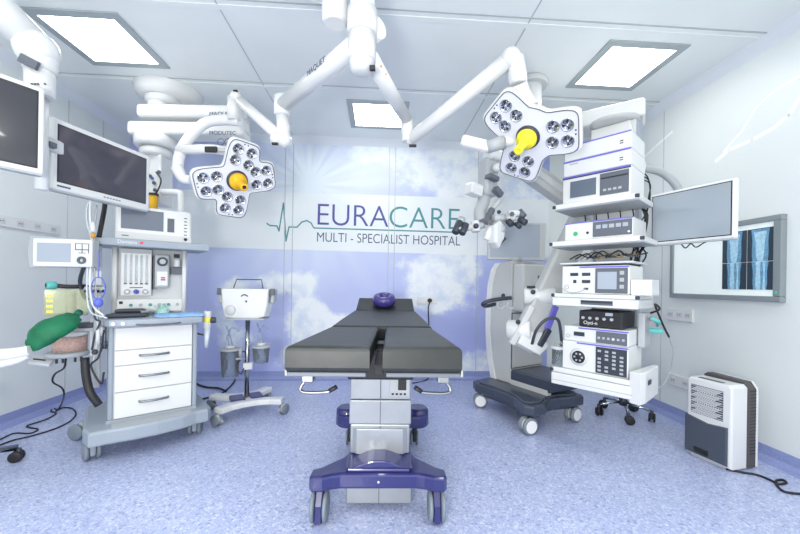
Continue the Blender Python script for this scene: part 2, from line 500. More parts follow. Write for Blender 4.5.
pad('head_pad', [(-.265, 0), (.265, 0), (.262, .33), (-.262, .33)], -.08, 0, t, M=MH)
G(SILV).b2((-.22, .0, -.10), (.22, .31, -.0805), bev=.004, M=MH).obj('head_plate', t)
# column: telescoping clad in seamed metal panels
g = G(BLACK).b2((-.175, -.17, .69), (.175, .25, .853), bev=.01)
g.b2((-.02, -.5, .80), (.02, -.2, .85), bev=.004)
g.obj('tilt_head', t)
g = G(PANEL)
g.b2((-.165, -.10, .565), (.165, .26, .69), bev=.006)
g.b2((-.169, -.105, .43), (.169, .265, .562), bev=.006)
g.b2((-.162, -.10, .27), (.162, .26, .428), bev=.006)
g.use(DGREY)
for z0, z1 in ((.57, .685), (.435, .558), (.275, .424)):
    g.b2((-.0015, -.1065, z0), (.0015, -.10, z1))
g.obj('column', t)
g = G(PANEL).prism([(-.150, 0), (.150, 0), (.125, .022), (-.125, .022)], .135, Matrix.Translation((0, -.1, .275)) @ Matrix.Rotation(0, 4, 'X') @ Matrix(((1, 0, 0, 0), (0, -1, 0, 0), (0, 0, 1, 0), (0, 0, 0, 1))), bev=.003)
g.obj('column_skirt', t)
g = G(LGREY).b2((.05, -.108, .585), (.155, -.101, .685), bev=.002)
g.use(BLACK).b2((.095, -.114, .62), (.14, -.107, .68), bev=.002)
for k in range(4): g.b2((.06 + k * .022, -.112, .593), (.073 + k * .022, -.108, .603))
g.obj('control_panel', t)
# base
def mir(o): return o + [(-x, y) for x, y in o[::-1]]
R_ = [(.0, -.275), (.19, -.275), (.23, -.285), (.275, -.305), (.325, -.31), (.34, -.29), (.338, -.225), (.30, -.205), (.20, -.10), (.178, -.04), (.178, .40), (.20, .47), (.27, .49), (.32, .53), (.335, .60), (.31, .67), (.26, .70), (0, .70)]
out = [(x, y) for x, y in R_][::1]
out = out + [(-x, y) for x, y in R_[::-1] if x > 0]
g = G(PURP).prism(out, .078, Matrix.Translation((0, 0, .172)), bev=.014, seg=3)
# raised centre hump with an arched front
hump = [(-.30, 0), (-.17, .012), (-.07, .045), (0, .055), (.07, .045), (.17, .012), (.30, 0)]
g.prism([(-.155, -.262), (.155, -.262), (.172, -.03), (-.172, -.03)], .02, Matrix.Translation((0, 0, .249)), bev=.008)
g.prism([(-.17, .262), (.17, .262), (.12, .272), (.06, .295), (.03, .302), (-.03, .302), (-.06, .295), (-.12, .272)], .13, facing((0, -.12, 0), (1, 0, 0), (0, 0, 1)), bev=.006)
for sx in (-1, 1):
    g.cyl((sx * .26, .60, .15), (sx * .26, .60, .285), .085, .08, seg=28, bev=.015)
g.use(WHITE).sph((0, -.277, .21), .006)
g.obj('base', t)
g = G(PANEL).b2((-.175, -.16, .03), (.175, .45, .171), bev=.006)
g.use(DGREY).b2((-.0015, -.1615, .035), (.0015, -.158, .165))
g.obj('base_housing', t)
for sx in (-1, 1):
    f = G(PURP)
    f.prism([(-.09, 0), (-.08, .08), (-.045, .14), (.02, .155), (.02, .02), (-.03, .0)], .036, Matrix.Translation((sx * .295 - .018, -.215, .018)) @ Matrix(((0, 0, 1, 0), (1, 0, 0, 0), (0, 1, 0, 0), (0, 0, 0, 1))), bev=.005)
    f = f.obj('caster', t)
    for s2 in (-1, 1):
        g = G(WHEELG).lathe([(0, -.011), (.06, -.011), (.075, -.006), (.075, .006), (.06, .011), (0, .011)], Matrix.Translation((sx * .295 + s2 * .031, -.245, .075)) @ Matrix.Rotation(PI / 2, 4, 'Y'), 32)
        g.obj('wheel', f)
    caster(t, sx * .24, .60, .05, .016, 0, .15, WHEELG, DGREY, .022)
# violet gel ring on the head end
hr = thing('gel_head_ring', 'round violet gel head ring lying at the head end of the operating table', 'head ring', (-.145, 3.32, 1.008), 0)
hr.rotation_euler = (math.radians(18), 0, math.radians(1.5))
g = G(mat('violet_gel', (.05, .038, .21), .25, coat=.4))
g.lathe([(.045, .0), (.085, .0), (.105, .02), (.107, .055), (.095, .085), (.07, .095), (.045, .088), (.032, .065), (.032, .02), (.045, 0)], None, 32)
g.obj('ring', hr)
G(mat('pale_gel', (.20, .19, .50), .3)).lathe([(0, .02), (.025, .022), (.031, .03), (.025, .06), (0, .062)], None, 20).obj('centre_insert', hr)

# =====================================================================  ANAESTHESIA MACHINE
t = thing('anaesthesia_machine', 'white and grey anaesthesia machine with three drawers, at left of the operating table', 'anaesthesia machine', (-1.935, 2.40, 0), math.radians(40))
I = inv(t)
WD, DP = .475, .52
# base platform with curved front
out = [(-.145, .0), (-.115, -.12), (-.02, -.12), (.12, -.14), (.25, -.145), (.40, -.125), (.49, -.09), (.57, -.085), (.60, -.03), (.59, .50), (.55, .60), (-.08, .60), (-.14, .52)]
g = G(SILV).prism(out, .10, Matrix.Translation((0, 0, .13)), bev=.018, seg=3)
g.b2((-.03, -.01, .225), (WD + .03, DP, .252), bev=.004)
g.use(LGREY)
for k in range(9): g.b2((.0, -.10 + k * .010, .228), (.46, -.096 + k * .010, .2325))
g.obj('base', t)
for x, y, a in ((-.095, .03, .2), (.51, .06, -.4), (-.16, .50, .8), (.52, .50, .2)):
    caster(t, x, y, .058, .024, a, .13, WHEELG, SILV, .032)
g = G(WHITE2).b2((0, 0, .25), (WD, DP, .885), bev=.006)
g.use(SILV)
for x in (-.022, WD - .0): g.b2((x, -.012, .25), (x + .03, DP, .885), bev=.010)
g.obj('cabinet', t)
for z0, z1 in ((.258, .430), (.437, .610), (.617, .714)):
    d_ = G(WHITE).b2((.014, -.016, z0), (WD - .006, .0, z1), bev=.003).obj('drawer', t)
    zc = (z0 + z1) / 2 + .01
    G(STEEL).tube([(.15, -.016, zc), (.16, -.034, zc), (.235, -.046, zc), (.31, -.034, zc), (.32, -.016, zc)], .008).obj('handle', d_)
g = G(WHITE).b2((.014, -.016, .721), (WD - .006, .0, .872), bev=.003)
g.obj('front_panel', t)
# worktop
out = [(-.05, -.03), (-.02, -.085), (.10, -.11), (.25, -.12), (.40, -.11), (.52, -.085), (.55, -.03), (.55, .36), (-.05, .36)]
g = G(SILV).prism(out, .05, Matrix.Translation((0, 0, .885)), bev=.012, seg=3)
g.use(MGREY).tube([(.12, -.108, .90), (.17, -.125, .897), (.25, -.13, .896), (.34, -.125, .897), (.38, -.108, .90)], .006)
g.use(WHITE).cyl((.0, -.085, .91), (.0, -.108, .91), .012, seg=14).cyl((.05, -.095, .91), (.05, -.115, .91), .012, seg=14)
g.obj('worktop', t)
# uprights, back plate
g = G(WHITE2).b2((.0, .31, .935), (.47, .345, 1.44))
g.use(LGREY).b2((.215, .305, 1.30), (.45, .312, 1.44))
g.obj('back_panel', t)
for x in (.012, .455):
    G(WHITE).cyl((x, .275, .934), (x, .275, 1.44), .017, seg=16).obj('upright', t)
g = G(SILV).b2((-.11, .10, 1.44), (.60, .46, 1.495), bev=.008)
g.obj('top_shelf', t)
text('shelf_lettering', 'Dameca', .034, facing((.02, .0995, 1.459), (1, 0, 0), (0, 0, 1)), WHITE, t)
g = G(RED).b2((.15, .0975, 1.462), (.168, .1005, 1.478)); g.obj('shelf_mark', t)
# flowmeter panel
fp = G(WHITE).b2((.045, .25, 1.08), (.235, .31, 1.435), bev=.008)
fp.use(LGREY).b2((.05, .247, 1.40), (.23, .251, 1.428))
fp = fp.obj('flowmeter_panel', t)
for k in range(5):
    g = G(GLASS).cyl((.075 + k * .032, .247, 1.17), (.075 + k * .032, .247, 1.39), .008, seg=10)
    g.use(MGREY).cyl((.075 + k * .032, .246, 1.168), (.075 + k * .032, .246, 1.176), .009, seg=10)
    g.obj('flow_tube', fp)
for k in range(3):
    g = G([LGREY, BLUE, LGREY][k]).cyl((.085 + k * .055, .25, 1.112), (.085 + k * .055, .222, 1.112), .018, seg=18, bev=.003)
    g.use([WHITE, DGREY, WHITE][k]).cyl((.085 + k * .055, .2215, 1.112), (.085 + k * .055, .219, 1.112), .009, seg=14)
    g.obj('flow_knob', fp)
G(MGREY).b2((.10, .247, 1.14), (.18, .251, 1.147)).obj('printed_line', fp)
# vaporiser
vp = G(LGREY).b2((.25, .22, 1.14), (.345, .31, 1.40), bev=.012)
vp.use(MGREY).b2((.243, .225, 1.13), (.254, .315, 1.39), bev=.003)
vp = vp.obj('vaporiser', t)
g = G(DGREY).cyl((.298, .222, 1.345), (.298, .195, 1.345), .034, seg=26, bev=.004)
g.use(LGREY).cyl((.298, .1955, 1.345), (.298, .19, 1.345), .02, seg=22)
g.obj('dial', vp)
g = G(WHITE).b2((.265, .214, 1.16), (.335, .221, 1.27), bev=.003); g.use(RED).b2((.29, .211, 1.215), (.318, .215, 1.226)); g.use(INK_P).b2((.29, .211, 1.20), (.318, .215, 1.210))
g.obj('label_plate', vp)
g = G(MGREY).b2((.36, .27, 1.25), (.445, .31, 1.31), bev=.005)
g.use(WHITE2).cyl((.40, .26, 1.31), (.40, .26, 1.37), .024, seg=18, bev=.006)
g.use(BLACK).b2((.385, .295, 1.385), (.425, .308, 1.415), bev=.002).sph((.44, .28, 1.30), .01)
g.obj('gas_outlet', t)
g = G(WHITE).b2((.02, .27, .955), (.45, .31, 1.055), bev=.006)
g.use(BLACK).b2((.04, .266, 1.02), (.062, .272, 1.04)).b2((.04, .266, .965), (.062, .272, .985))
for k in range(6): g.use(LGREY if k % 2 else INK_T).cyl((.11 + k * .06, .27, 1.01), (.11 + k * .06, .262, 1.01), .012, seg=14)
g.obj('lower_panel', t)
# hoses and brackets on the left side
lc = lambda px, py, Y: I @ P(px, py, Y)
g = G(WHITE2).b2((-.14, .10, 1.16), (-.06, .16, 1.26), bev=.006)
g.use(LGREY).b2((-.15, .11, 1.12), (-.04, .15, 1.15), bev=.004)
g.use(BLACK)
for k in range(4): g.cyl((-.14 + k * .03, .105, 1.13), (-.14 + k * .03, .105, 1.11), .009, seg=8)
g.obj('hose_bracket', t)
g = G(LGREY).b2((-.10, .14, .45), (-.06, .18, 1.44), bev=.006).b2((-.10, .15, .90), (.01, .30, .93))
g.obj('side_rail', t)
G(WHITE).tube([lc(93, 190, 2.35), lc(90, 210, 2.35), lc(92, 245, 2.35), lc(90, 280, 2.33), lc(93, 305, 2.3), lc(104, 316, 2.32)], .006).obj('white_hose', t)
G(CHROME).tube([lc(97, 205, 2.36), lc(95, 225, 2.36), lc(94, 255, 2.36), lc(96, 290, 2.35), lc(99, 320, 2.34)], .004).obj('thin_hose', t)
g = G(BLUE); c = lc(98.5, 288, 2.30)
g.tube([c + V((.045 * math.cos(a) * .766, 0, .07 * math.sin(a))) for a in [k * PI / 8 for k in range(17)]], .004, sub=2)
g.tube([c + V((0, 0, .07)), c + V((0, 0, .17)), c + V((.0, .02, .25))], .003)
g.sph(c + V((0, 0, -.095)), .026, (1, .6, 1.2))
g.obj('blue_coil_hose', t)
g = G(AMBER).cyl(lc(93, 238, 2.34), lc(93, 233, 2.34), .013, seg=10)
g.use(WHITE).cyl(lc(93, 232, 2.34), lc(93, 222, 2.34), .016, .010, seg=12)
g.obj('hose_connector', t)
G(BLACK).tube([lc(106, 193, 2.5), lc(105, 205, 2.48), lc(102, 222, 2.45), lc(99, 237, 2.42)], .015).obj('thick_cable', t)
G(mat('milky_clear_tube', (.8, .88, .95), .2, trans=.4)).tube([lc(100, 196, 2.4), lc(88, 204, 2.38), lc(87, 222, 2.36), lc(91, 238, 2.36), lc(88, 262, 2.34), lc(87, 292, 2.32), lc(91, 312, 2.3), lc(107, 318, 2.3)], .005).obj('thin_hose', t)
g = G(WHITE2).cyl(lc(98, 330, 2.3), lc(98, 344, 2.3), .012, seg=12).tube([lc(97, 320, 2.3), lc(98, 330, 2.3), lc(96, 348, 2.3), lc(93, 362, 2.3)], .004)
g.use(DGREY).tube([lc(92, 300, 2.32), lc(95, 318, 2.3), lc(100, 322, 2.3), lc(95, 335, 2.3), lc(92, 350, 2.3)], .006).sph(lc(95, 352, 2.28), .018, seg=10)
g.obj('tube_connector', t)
G(BLACK).tube([lc(104, 330, 2.30), lc(102, 345, 2.30), lc(98, 358, 2.28), lc(91, 366, 2.28), lc(101, 384, 2.28), lc(104, 372, 2.3)], .006).obj('black_hose', t)
G(BLACK).tube([lc(85, 358, 2.32), lc(86, 375, 2.30), lc(90, 392, 2.28), lc(99, 405, 2.30)], .024, seg=12).obj('corrugated_hose', t)
# absorber and bellows on the left
c = lc(67, 303, 2.42)
g = G(YGLASS).b2(c + V((-.11, -.05, -.085)), c + V((.11, .07, .095)), bev=.006)
g = g.obj('valve_housing', t)
h = G(WHITE2).cyl(c + V((.02, 0, -.08)), c + V((.02, 0, .07)), .028, seg=16, bev=.008)
h.use(YEL2)
for k in range(4): h.b2(c + V((-.095, -.0525, -.06 + k * .035)), c + V((-.065, -.0505, -.045 + k * .035)))
h.use(LGREY).b2(c + V((-.1, -.04, -.085)), c + V((.10, .06, -.07)))
h.obj('piston', g)
g = G(BLACK).tube([c + V((-.06, -.02, .118)), c + V((.02, -.02, .112)), c + V((.13, 0, .118))], .014, seg=10)
g.use(TEAL).cyl(c + V((-.10, -.035, .12)), c + V((-.05, -.02, .12)), .026, seg=18, bev=.006)
g.use(BLACK).cyl(c + V((-.104, -.036, .12)), c + V((-.096, -.035, .12)), .014, seg=14)
g.obj('hose_end', t)
c2 = lc(70, 343, 2.40)
g = G(PINK).cyl(c2 + V((0, 0, -.05)), c2 + V((0, 0, .045)), .082, seg=28)
g.use(GLASS).lathe([(.086, -.055), (.090, -.05), (.090, .055), (.086, .055)], Matrix.Translation(c2), 28)
g.use(WHITE2).cyl(c2 + V((0, 0, .05)), c2 + V((0, 0, .075)), .094, seg=28, bev=.005)
g.obj('absorber_canister', t)
g = G(LGREY).cyl(c2 + V((-.01, 0, -.085)), c2 + V((-.01, 0, -.055)), .115, seg=30, bev=.008)
g.use(DGREY)
for k in (-.06, -.03, .03, .06): g.cyl(c2 + V((k, -.06, -.12)), c2 + V((k, -.06, -.085)), .007, seg=8)
g.obj('absorber_base', t)
g = G(WHITE2).b2(c2 + V((.10, -.02, -.10)), c2 + V((.118, .0, .16)), bev=.003)
g.use(LGREY).b2(c2 + V((-.02, -.03, .075)), c2 + V((.16, .06, .10)), bev=.004).b2(c2 + V((.118, .0, -.06)), c2 + V((.2, .06, -.03)), bev=.004)
g.use(DGREY).b2(c2 + V((.04, -.04, .10)), c2 + V((.12, .05, .135)), bev=.006).cyl(c2 + V((.15, -.02, -.07)), c2 + V((.15, -.02, -.02)), .018, seg=12).cyl(c2 + V((.15, -.02, .0)), c2 + V((.15, -.02, .045)), .012, seg=12)
g.use(CHROME).cyl(c2 + V((.18, -.04, -.05)), c2 + V((.18, -.04, .12)), .010, seg=10).cyl(c2 + V((.14, -.03, -.02)), c2 + V((.23, -.03, .0)), .006, seg=8)
g.use(WHITE).cyl(c2 + V((.165, -.03, .04)), c2 + V((.165, -.03, .10)), .014, seg=12)
g.obj('absorber_arm', t)
# little paper pad hanging beneath
c3 = lc(42, 361, 2.3)
g = G(WHITE2).box(c3, (.11, .07, .02), rot=(.5, .25, -.3), bev=.004); g.use(DGREY).box(c3 + V((-.01, -.02, .014)), (.06, .007, .006), rot=(.5, .25, -.1))
g.obj('drip_tray', t)
G(LGREY).tube([c3, c3 + V((.04, .03, .02)), c2 + V((-.08, 0, -.08))], .006).obj('tray_arm', t)
# ventilator screen on an arm
tt = thing('ventilator_screen', 'slim grey-white ventilator display on an arm, left of the anaesthesia machine', 'medical display', P(63.5, 253, 2.30), math.radians(9))
g = G(LGREY).prism([(-.19, -.10), (-.175, -.10), (.17, -.088), (.17, .088), (-.165, .105), (-.19, .105), (-.20, .05), (-.205, 0), (-.20, -.05)], .06, facing((0, .06, 0), (1, 0, 0), (0, 0, 1)), bev=.006)
g.use(WHITE).b2((-.165, -.012, -.088), (.17, .004, .09), bev=.006)
g.obj('housing', tt)
G(SCRL).b2((-.14, -.0145, -.06), (.05, -.0125, .062)).obj('screen', tt)
g = G(MGREY)
for (lo, hi) in (((.075, .02), (.155, .026)), ((.075, .06), (.155, .064)), ((.075, .02), (.079, .064)), ((.113, .0), (.117, .064)), ((.151, .0), (.155, .064)), ((.095, .0), (.135, .004))):
    g.b2((lo[0], -.0145, lo[1]), (hi[0], -.0125, hi[1]))
g.obj('key_outline', tt)
G(MGREY).lathe([(.012, 0), (.024, 0), (.024, .012), (.012, .012), (.012, 0)], facing((.115, -.012, -.045), (1, 0, 0), (0, 0, 1)), 20).obj('knob', tt)
J = inv(tt)
G(DGREY).tube([(.10, .03, -.08), J @ P(80, 282, 2.42), J @ P(84, 296, 2.45), J @ P(88, 300, 2.47)], .012).obj('arm', tt)
# things on the worktop
tt = thing('leather_case', 'black zipped case with a clip lying on the worktop of the anaesthesia machine', 'case', t.matrix_world @ V((0, 0, 0)), math.radians(40))
TW = Matrix.Translation(V(t.location)) @ Matrix.Rotation(t.rotation_euler[2], 4, 'Z')
tt.location = TW @ V((.09, .08, .9365))
g = G(DGREY).prism([(-.13, -.05), (.10, -.04), (.12, .05), (-.09, .06)], .03, None, bev=.010)
g.prism([(-.08, .0), (.10, .0), (.09, .05), (-.06, .06)], .028, Matrix.Translation((0, 0, .0305)), bev=.012)
g.obj('case_body', tt)
g = G(STEEL).b2((.065, -.045, .03), (.14, .0, .042), bev=.004).tube([(.06, -.03, .045), (.11, -.05, .04), (.16, -.03, .02)], .004)
g.obj('clip', tt)
tt = thing('blue_drape', 'folded pale blue disposable sheet on the right of the machine worktop', 'sheet', TW @ V((.40, .03, .9365)), math.radians(40))
g = G(PALEB); nx, ny = 16, 12
vs = []; 
for j in range(ny):
    for i in range(nx):
        x = -.16 + .30 * i / (nx - 1); y = -.11 + .24 * j / (ny - 1)
        z = .012 + .008 * math.sin(i * 1.3 + j) * math.sin(j * .9) + .004 * random.random()
        if i in (0, nx - 1) or j in (0, ny - 1): z = .001
        vs.append((x + .012 * math.sin(j), y, z))
g.add(vs, [[j * nx + i, j * nx + i + 1, (j + 1) * nx + i + 1, (j + 1) * nx + i] for j in range(ny - 1) for i in range(nx - 1)], True)
g.b2((-.12, -.10, .0), (.12, .11, .003))
g.obj('folded_sheet', tt)
tt = thing('breathing_mask', 'small pale green transparent breathing mask standing on the machine worktop', 'breathing mask', TW @ V((.30, .20, .9365)), 0.2)
MT = mat('mint_clear_plastic', (.55, .88, .82), .2, trans=.4)
g = G(MT).lathe([(.045, 0), (.05, .01), (.044, .03), (.025, .055), (.014, .06), (.014, .085), (.010, .085), (.010, .06)], None, 20)
for k in range(4): a = k * PI / 2 + .4; g.tube([(.02 * math.cos(a), .02 * math.sin(a), .06), (.055 * math.cos(a), .055 * math.sin(a), .066)], .004)
g.obj('mask_shell', tt)
# patient monitor on top shelf
tt = thing('patient_monitor', 'white patient monitor standing on top of the anaesthesia machine shelf', 'patient monitor', TW @ V((.245, .25, 1.4955)), math.radians(40))
g = G(WHITE).b2((-.235, -.10, 0), (.235, .12, .245), bev=.014)
g.use(WHITE2).b2((-.235, -.105, 0), (.235, -.098, .05), bev=.002)
g.obj('housing', tt)
g = G(SCRG).b2((-.205, -.103, .075), (.05, -.0995, .222)); g.obj('screen', tt)
g = G(MGREY).b2((.075, -.103, .075), (.12, -.0995, .18)); g.obj('display', tt)
g = G(BLACK)
for k in range(6): g.b2((.185, -.103, .06 + .026 * k), (.205, -.0995, .066 + .026 * k))
g.cyl((.195, -.105, .028), (.195, -.112, .028), .012, seg=14)
g.use(INK_G).b2((-.20, -.108, .022), (-.16, -.104, .028))
g.obj('key', tt)
# breathing bag + white hose
tt = thing('breathing_bag', 'green cloth-covered breathing bag hanging left of the anaesthesia machine', 'breathing bag', P(54, 331, 2.15), 0)
J = inv(tt)
ax = [P(29, 352, 2.05), P(33, 345, 2.06), P(42, 336, 2.09), P(54, 328, 2.14), (P(66, 322, 2.19)), P(74, 317, 2.24), P(76.5, 315, 2.27)]
rw = [.013, .062, .098, .108, .095, .066, .022]
g = G(GREEN); vs = []; sg_ = 20
fr = (J @ ax[-1] - J @ ax[0]).normalized(); upv = V((0, -1, 0)); sd = fr.cross(upv).normalized(); upv = sd.cross(fr)
for i in range(25):
    q = i / 24 * (len(ax) - 1); k = min(int(q), len(ax) - 2); w_ = q - k
    w2 = w_ * w_ * (3 - 2 * w_)
    c = (J @ ax[k]).lerp(J @ ax[k + 1], w_); r = rw[k] * (1 - w2) + rw[k + 1] * w2
    for j in range(sg_):
        a = 2 * PI * j / sg_
        rr = r * (1 + .03 * math.sin(5 * a + i * .7) + .02 * math.sin(i * 1.9 + 3 * a))
        vs.append(c + sd * math.cos(a) * rr * .78 + upv * math.sin(a) * rr * .5)
g.add(vs, [[i * sg_ + j, i * sg_ + (j + 1) % sg_, (i + 1) * sg_ + (j + 1) % sg_, (i + 1) * sg_ + j] for i in range(24) for j in range(sg_)], True)
g.add(vs[:sg_], [list(range(sg_))]); g.add(vs[-sg_:], [list(range(sg_))])
g.obj('bag', tt)
G(mat('dark_green_cloth', (.01, .16, .10), .6)).cyl(J @ P(76, 315.5, 2.26), J @ P(79, 312.5, 2.31), .018, .022, seg=16).obj('neck', tt)
tt = thing('white_sleeve_tube', 'soft white covered tube reaching in from the left edge to the green bag', 'tube', P(10, 356, 2.0), 0)
J = inv(tt)
g = G(WHITE); g.tube([J @ P(30, 350.5, 2.03), J @ P(18, 353, 2.01), J @ P(0, 355, 1.98), J @ P(-30, 356, 1.9)], [.03, .038], seg=12)
g.tube([J @ P(28, 355, 2.03), J @ P(17, 360, 2.01), J @ P(0, 364, 1.98), J @ P(-30, 368, 1.9)], [.02, .026], seg=12)
g.obj('sleeve', tt)
# suction regulator at the right of the machine
tt = thing('suction_regulator', 'small white and yellow regulator with clear tube on the right side of the anaesthesia machine', 'regulator', P(207.5, 322, 2.78), .3)
J = inv(tt)
g = G(WHITE2).cyl((0, 0, -.05), (0, 0, .085), .027, seg=18, bev=.004)
g.use(YEL2).cyl((0, 0, .0), (0, 0, .035), .030, seg=18, bev=.003)
g.use(DGREY).cyl((.02, 0, .015), (.06, 0, .015), .024, seg=16, bev=.004)
g.obj('regulator_body', tt)
G(mat('milky_clear_tube', (.8, .88, .95), .2, trans=.4)).cyl((0, 0, -.05), (-.006, 0, -.20), .022, .012, seg=14).obj('clear_tube', tt)
g = G(BLACK).tube([(-.025, .0, .02), (-.07, 0, .05), (-.09, .02, .0), (-.12, .06, -.09), (-.15, .1, -.12)], .006)
g.tube([(-.03, .0, -.1), (-.09, .02, -.08), (-.14, .05, -.02)], .006)
g.obj('mounting_hose', tt)

# =====================================================================  LEFT MONITORS AND CEILING ARM
def flat_monitor(name, label, p_top0, p_top1, hgt, bez, dep=.05, rim=None, mounted=True, back=1, bot=None, scrm=SCR):
    a = V(p_top0); b = V(p_top1); r = (b - a); w = r.length
    rz = math.atan2(r.y, r.x)
    t = thing(name, label, 'monitor', (a + b) / 2 - V((0, 0, hgt)), rz)
    bb = bot or bez
    g = G(WHITE).b2((-w / 2, 0, 0), (w / 2, dep, hgt), bev=.010)
    g.use(WHITE2).b2((-w / 2 + .05, dep, .05), (w / 2 - .05, dep + .03, hgt - .05), bev=.012)
    g.use(LGREY).b2((-w / 2 + .003, .004, -.008), (w / 2 - .003, dep, .002), bev=.002)
    g.obj('housing', t)
    g = G(BLACK).b2((-w / 2 + bez - .006, -.0015, bb - .006), (w / 2 - bez + .006, .003, hgt - bez + .006))
    g.use(scrm).b2((-w / 2 + bez, -.0025, bb), (w / 2 - bez, .003, hgt - bez))
    g.obj('screen', t)
    return t, w
t1, w1 = flat_monitor('hanging_screen', 'large white-framed ceiling-hung screen facing right, the second from the left edge, above the anaesthesia machine',
    P(52, 115, 1.97), P(150, 157, 2.59), .40, .035, .055, bot=.05, scrm=mat('screen_violet_reflection_tint', (.06, .056, .078), .16, coat=.8))  # room reflection put into the screen colour as a lighter violet
g = G(INK_G).b2((-w1 / 2 + .03, -.0015, .018), (-w1 / 2 + .10, .003, .028))
for k in range(6): g.b2((-.02 + k * .02, -.0015, .02), (-.008 + k * .02, .003, .026))
g.obj('printed_mark', t1)
t2, w2 = flat_monitor('hanging_screen', 'large white-framed screen cut off by the left edge, next to the ceiling arm joint',
    V((-2.10, 1.20, 2.15)), V((-1.79, 1.78, 2.15)), .43, .03, .05)
arm = thing('monitor_arm', 'thick white articulated ceiling arm at the top left corner holding two screens', 'ceiling arm', P(40, 80, 1.86), 0)
J = inv(arm); pc = lambda px, py, Y: J @ P(px, py, Y)
g = G(WHITE).tube([pc(-70, -75, 1.62), pc(-20, -10, 1.72), pc(32, 42, 1.86)], [.085, .078], seg=16, sub=1)
g.obj('upper_arm', arm)
g = G(WHITE).sph(pc(37, 50, 1.87), .095, seg=24).tube([pc(37, 45, 1.87), pc(40, 62, 1.88), pc(40, 72, 1.88)], [.09, .065], seg=18, sub=2)
g.use(MGREY).box(pc(29, 62, 1.80), (.10, .02, .045), rot=(0, .45, 0), bev=.004)
g.obj('elbow', arm)
g = G(WHITE).cyl(pc(40, 70, 1.88), pc(40, 97, 1.88), .062, seg=24, bev=.006)
g.use(MGREY)
for dx_ in (-8, -5, -2, 5): g.sph(pc(40 + dx_, 84, 1.82), .006, seg=8)
g.obj('swivel_joint', arm)
g = G(WHITE).cyl(pc(42, 97, 1.90), pc(42, 190, 1.90), .028, seg=18)
g.obj('drop_tube', arm)
g = G(WHITE2)
g.b2(pc(42, 150, 1.90) + V((-.12, -.2, -.04)), pc(42, 150, 1.90) + V((.0, .02, .04)), bev=.01)
g.b2(pc(42, 140, 1.90) + V((-.03, .0, -.04)), pc(42, 140, 1.90) + V((-.005, .26, .04)), bev=.01)
g.use(MGREY).b2(pc(45, 140, 1.90) + V((-.01, .01, -.03)), pc(45, 140, 1.90) + V((.02, .05, .0)), bev=.004)
g.obj('screen_bracket', arm)

# =====================================================================  LEFT CEILING PENDANT
t = thing('ceiling_pendant', 'white ceiling supply pendant with two stacked beams at upper left', 'ceiling pendant', (-2.26, 3.3, 0), 0)
J = inv(t); pc = lambda px, py, Y: J @ P(px, py, Y)
g = G(WHITE).lathe([(.0, 2.89), (.16, 2.89), (.22, 2.905), (.265, 2.94), (.285, 2.999)], Matrix.Translation((.03, .10, 0)), 40)
g.use(WHITE2).lathe([(0, 2.83), (.12, 2.83), (.15, 2.85), (.15, 2.895)], Matrix.Translation((.01, .05, 0)), 32)
g.cyl((0, .0, 2.79), (0, 0, 2.84), .09, seg=24)
g.obj('ceiling_cover', t)
def beam(g, a, b, w, h, bev=.03):
    a = V(a); b = V(b); d = b - a; M = Matrix.Translation((a + b) / 2) @ Matrix.Rotation(math.atan2(d.y, d.x), 4, 'Z')
    return g.box((0, 0, 0), (d.length, w, h), bev=bev, M=M, seg=3)
g = beam(G(WHITE), pc(143, 114, 3.3), pc(244, 116, 3.3), .20, .115); g = g.obj('upper_beam', t)
a = pc(209, 115.5, 3.195)
text('beam_lettering', 'MAQUET', .052, facing(a, (1, 0, 0), (0, 0, 1)), INK_G, g)
g = beam(G(WHITE), pc(134, 129, 3.3), pc(247, 135, 3.3), .20, .12)
g.cyl(pc(240, 116, 3.3) + V((0, 0, -.05)), pc(240, 134, 3.3), .085, seg=24)
g = g.obj('lower_beam', t)
a = pc(209, 134.5, 3.19)
text('beam_lettering', 'MODUTEC', .050, facing(a, (1, 0, 0), (0, 0, 1)), INK_G, g)
g = G(WHITE).cyl(pc(156, 137, 3.3), pc(156, 149, 3.3), .17, seg=32, bev=.02).cyl(pc(156, 149, 3.3), pc(156, 158, 3.3), .13, seg=32, bev=.02)
g.obj('swivel_joint', t)
g = G(WHITE).b2(pc(156, 157, 3.3) + V((-.10, -.08, -.45)), pc(156, 157, 3.3) + V((.10, .10, .0)), bev=.012)
g.use(MGREY)
for px, py in ((150, 176), (154, 183), (159, 172), (155, 190)): g.cyl(pc(px, py, 3.22), pc(px, py, 3.2) , .016, seg=10)
g.use(BLUE).cyl(pc(152, 178, 3.22), pc(152, 178, 3.2), .012, seg=10)
g.use(BLACK).tube([pc(156, 172, 3.2), pc(161, 180, 3.18), pc(158, 190, 3.19), pc(154, 195, 3.2)], .006)
g.obj('supply_column', t)
g = G(YEL).cyl(pc(153.5, 195, 3.16), pc(153.5, 214, 3.16), .032, seg=22, bev=.006)
g.use(DGREY).cyl(pc(153.5, 193.5, 3.16), pc(153.5, 195.5, 3.16), .04, seg=20)
g.obj('yellow_cylinder', t)
g = G(WHITE).tube([pc(162, 192, 3.2), pc(172, 192, 3.2), pc(179, 193, 3.2), pc(181, 197, 3.2), pc(181, 215, 3.2), pc(181, 240, 3.2)], .028, seg=12)
g.use(BLACK)
for k in range(5): g.tube([pc(178, 219 + k * 3.2, 3.17), pc(181, 219.8 + k * 3.2, 3.165), pc(184, 219 + k * 3.2, 3.17)], .004, seg=5)
g.obj('rail_tube', t)

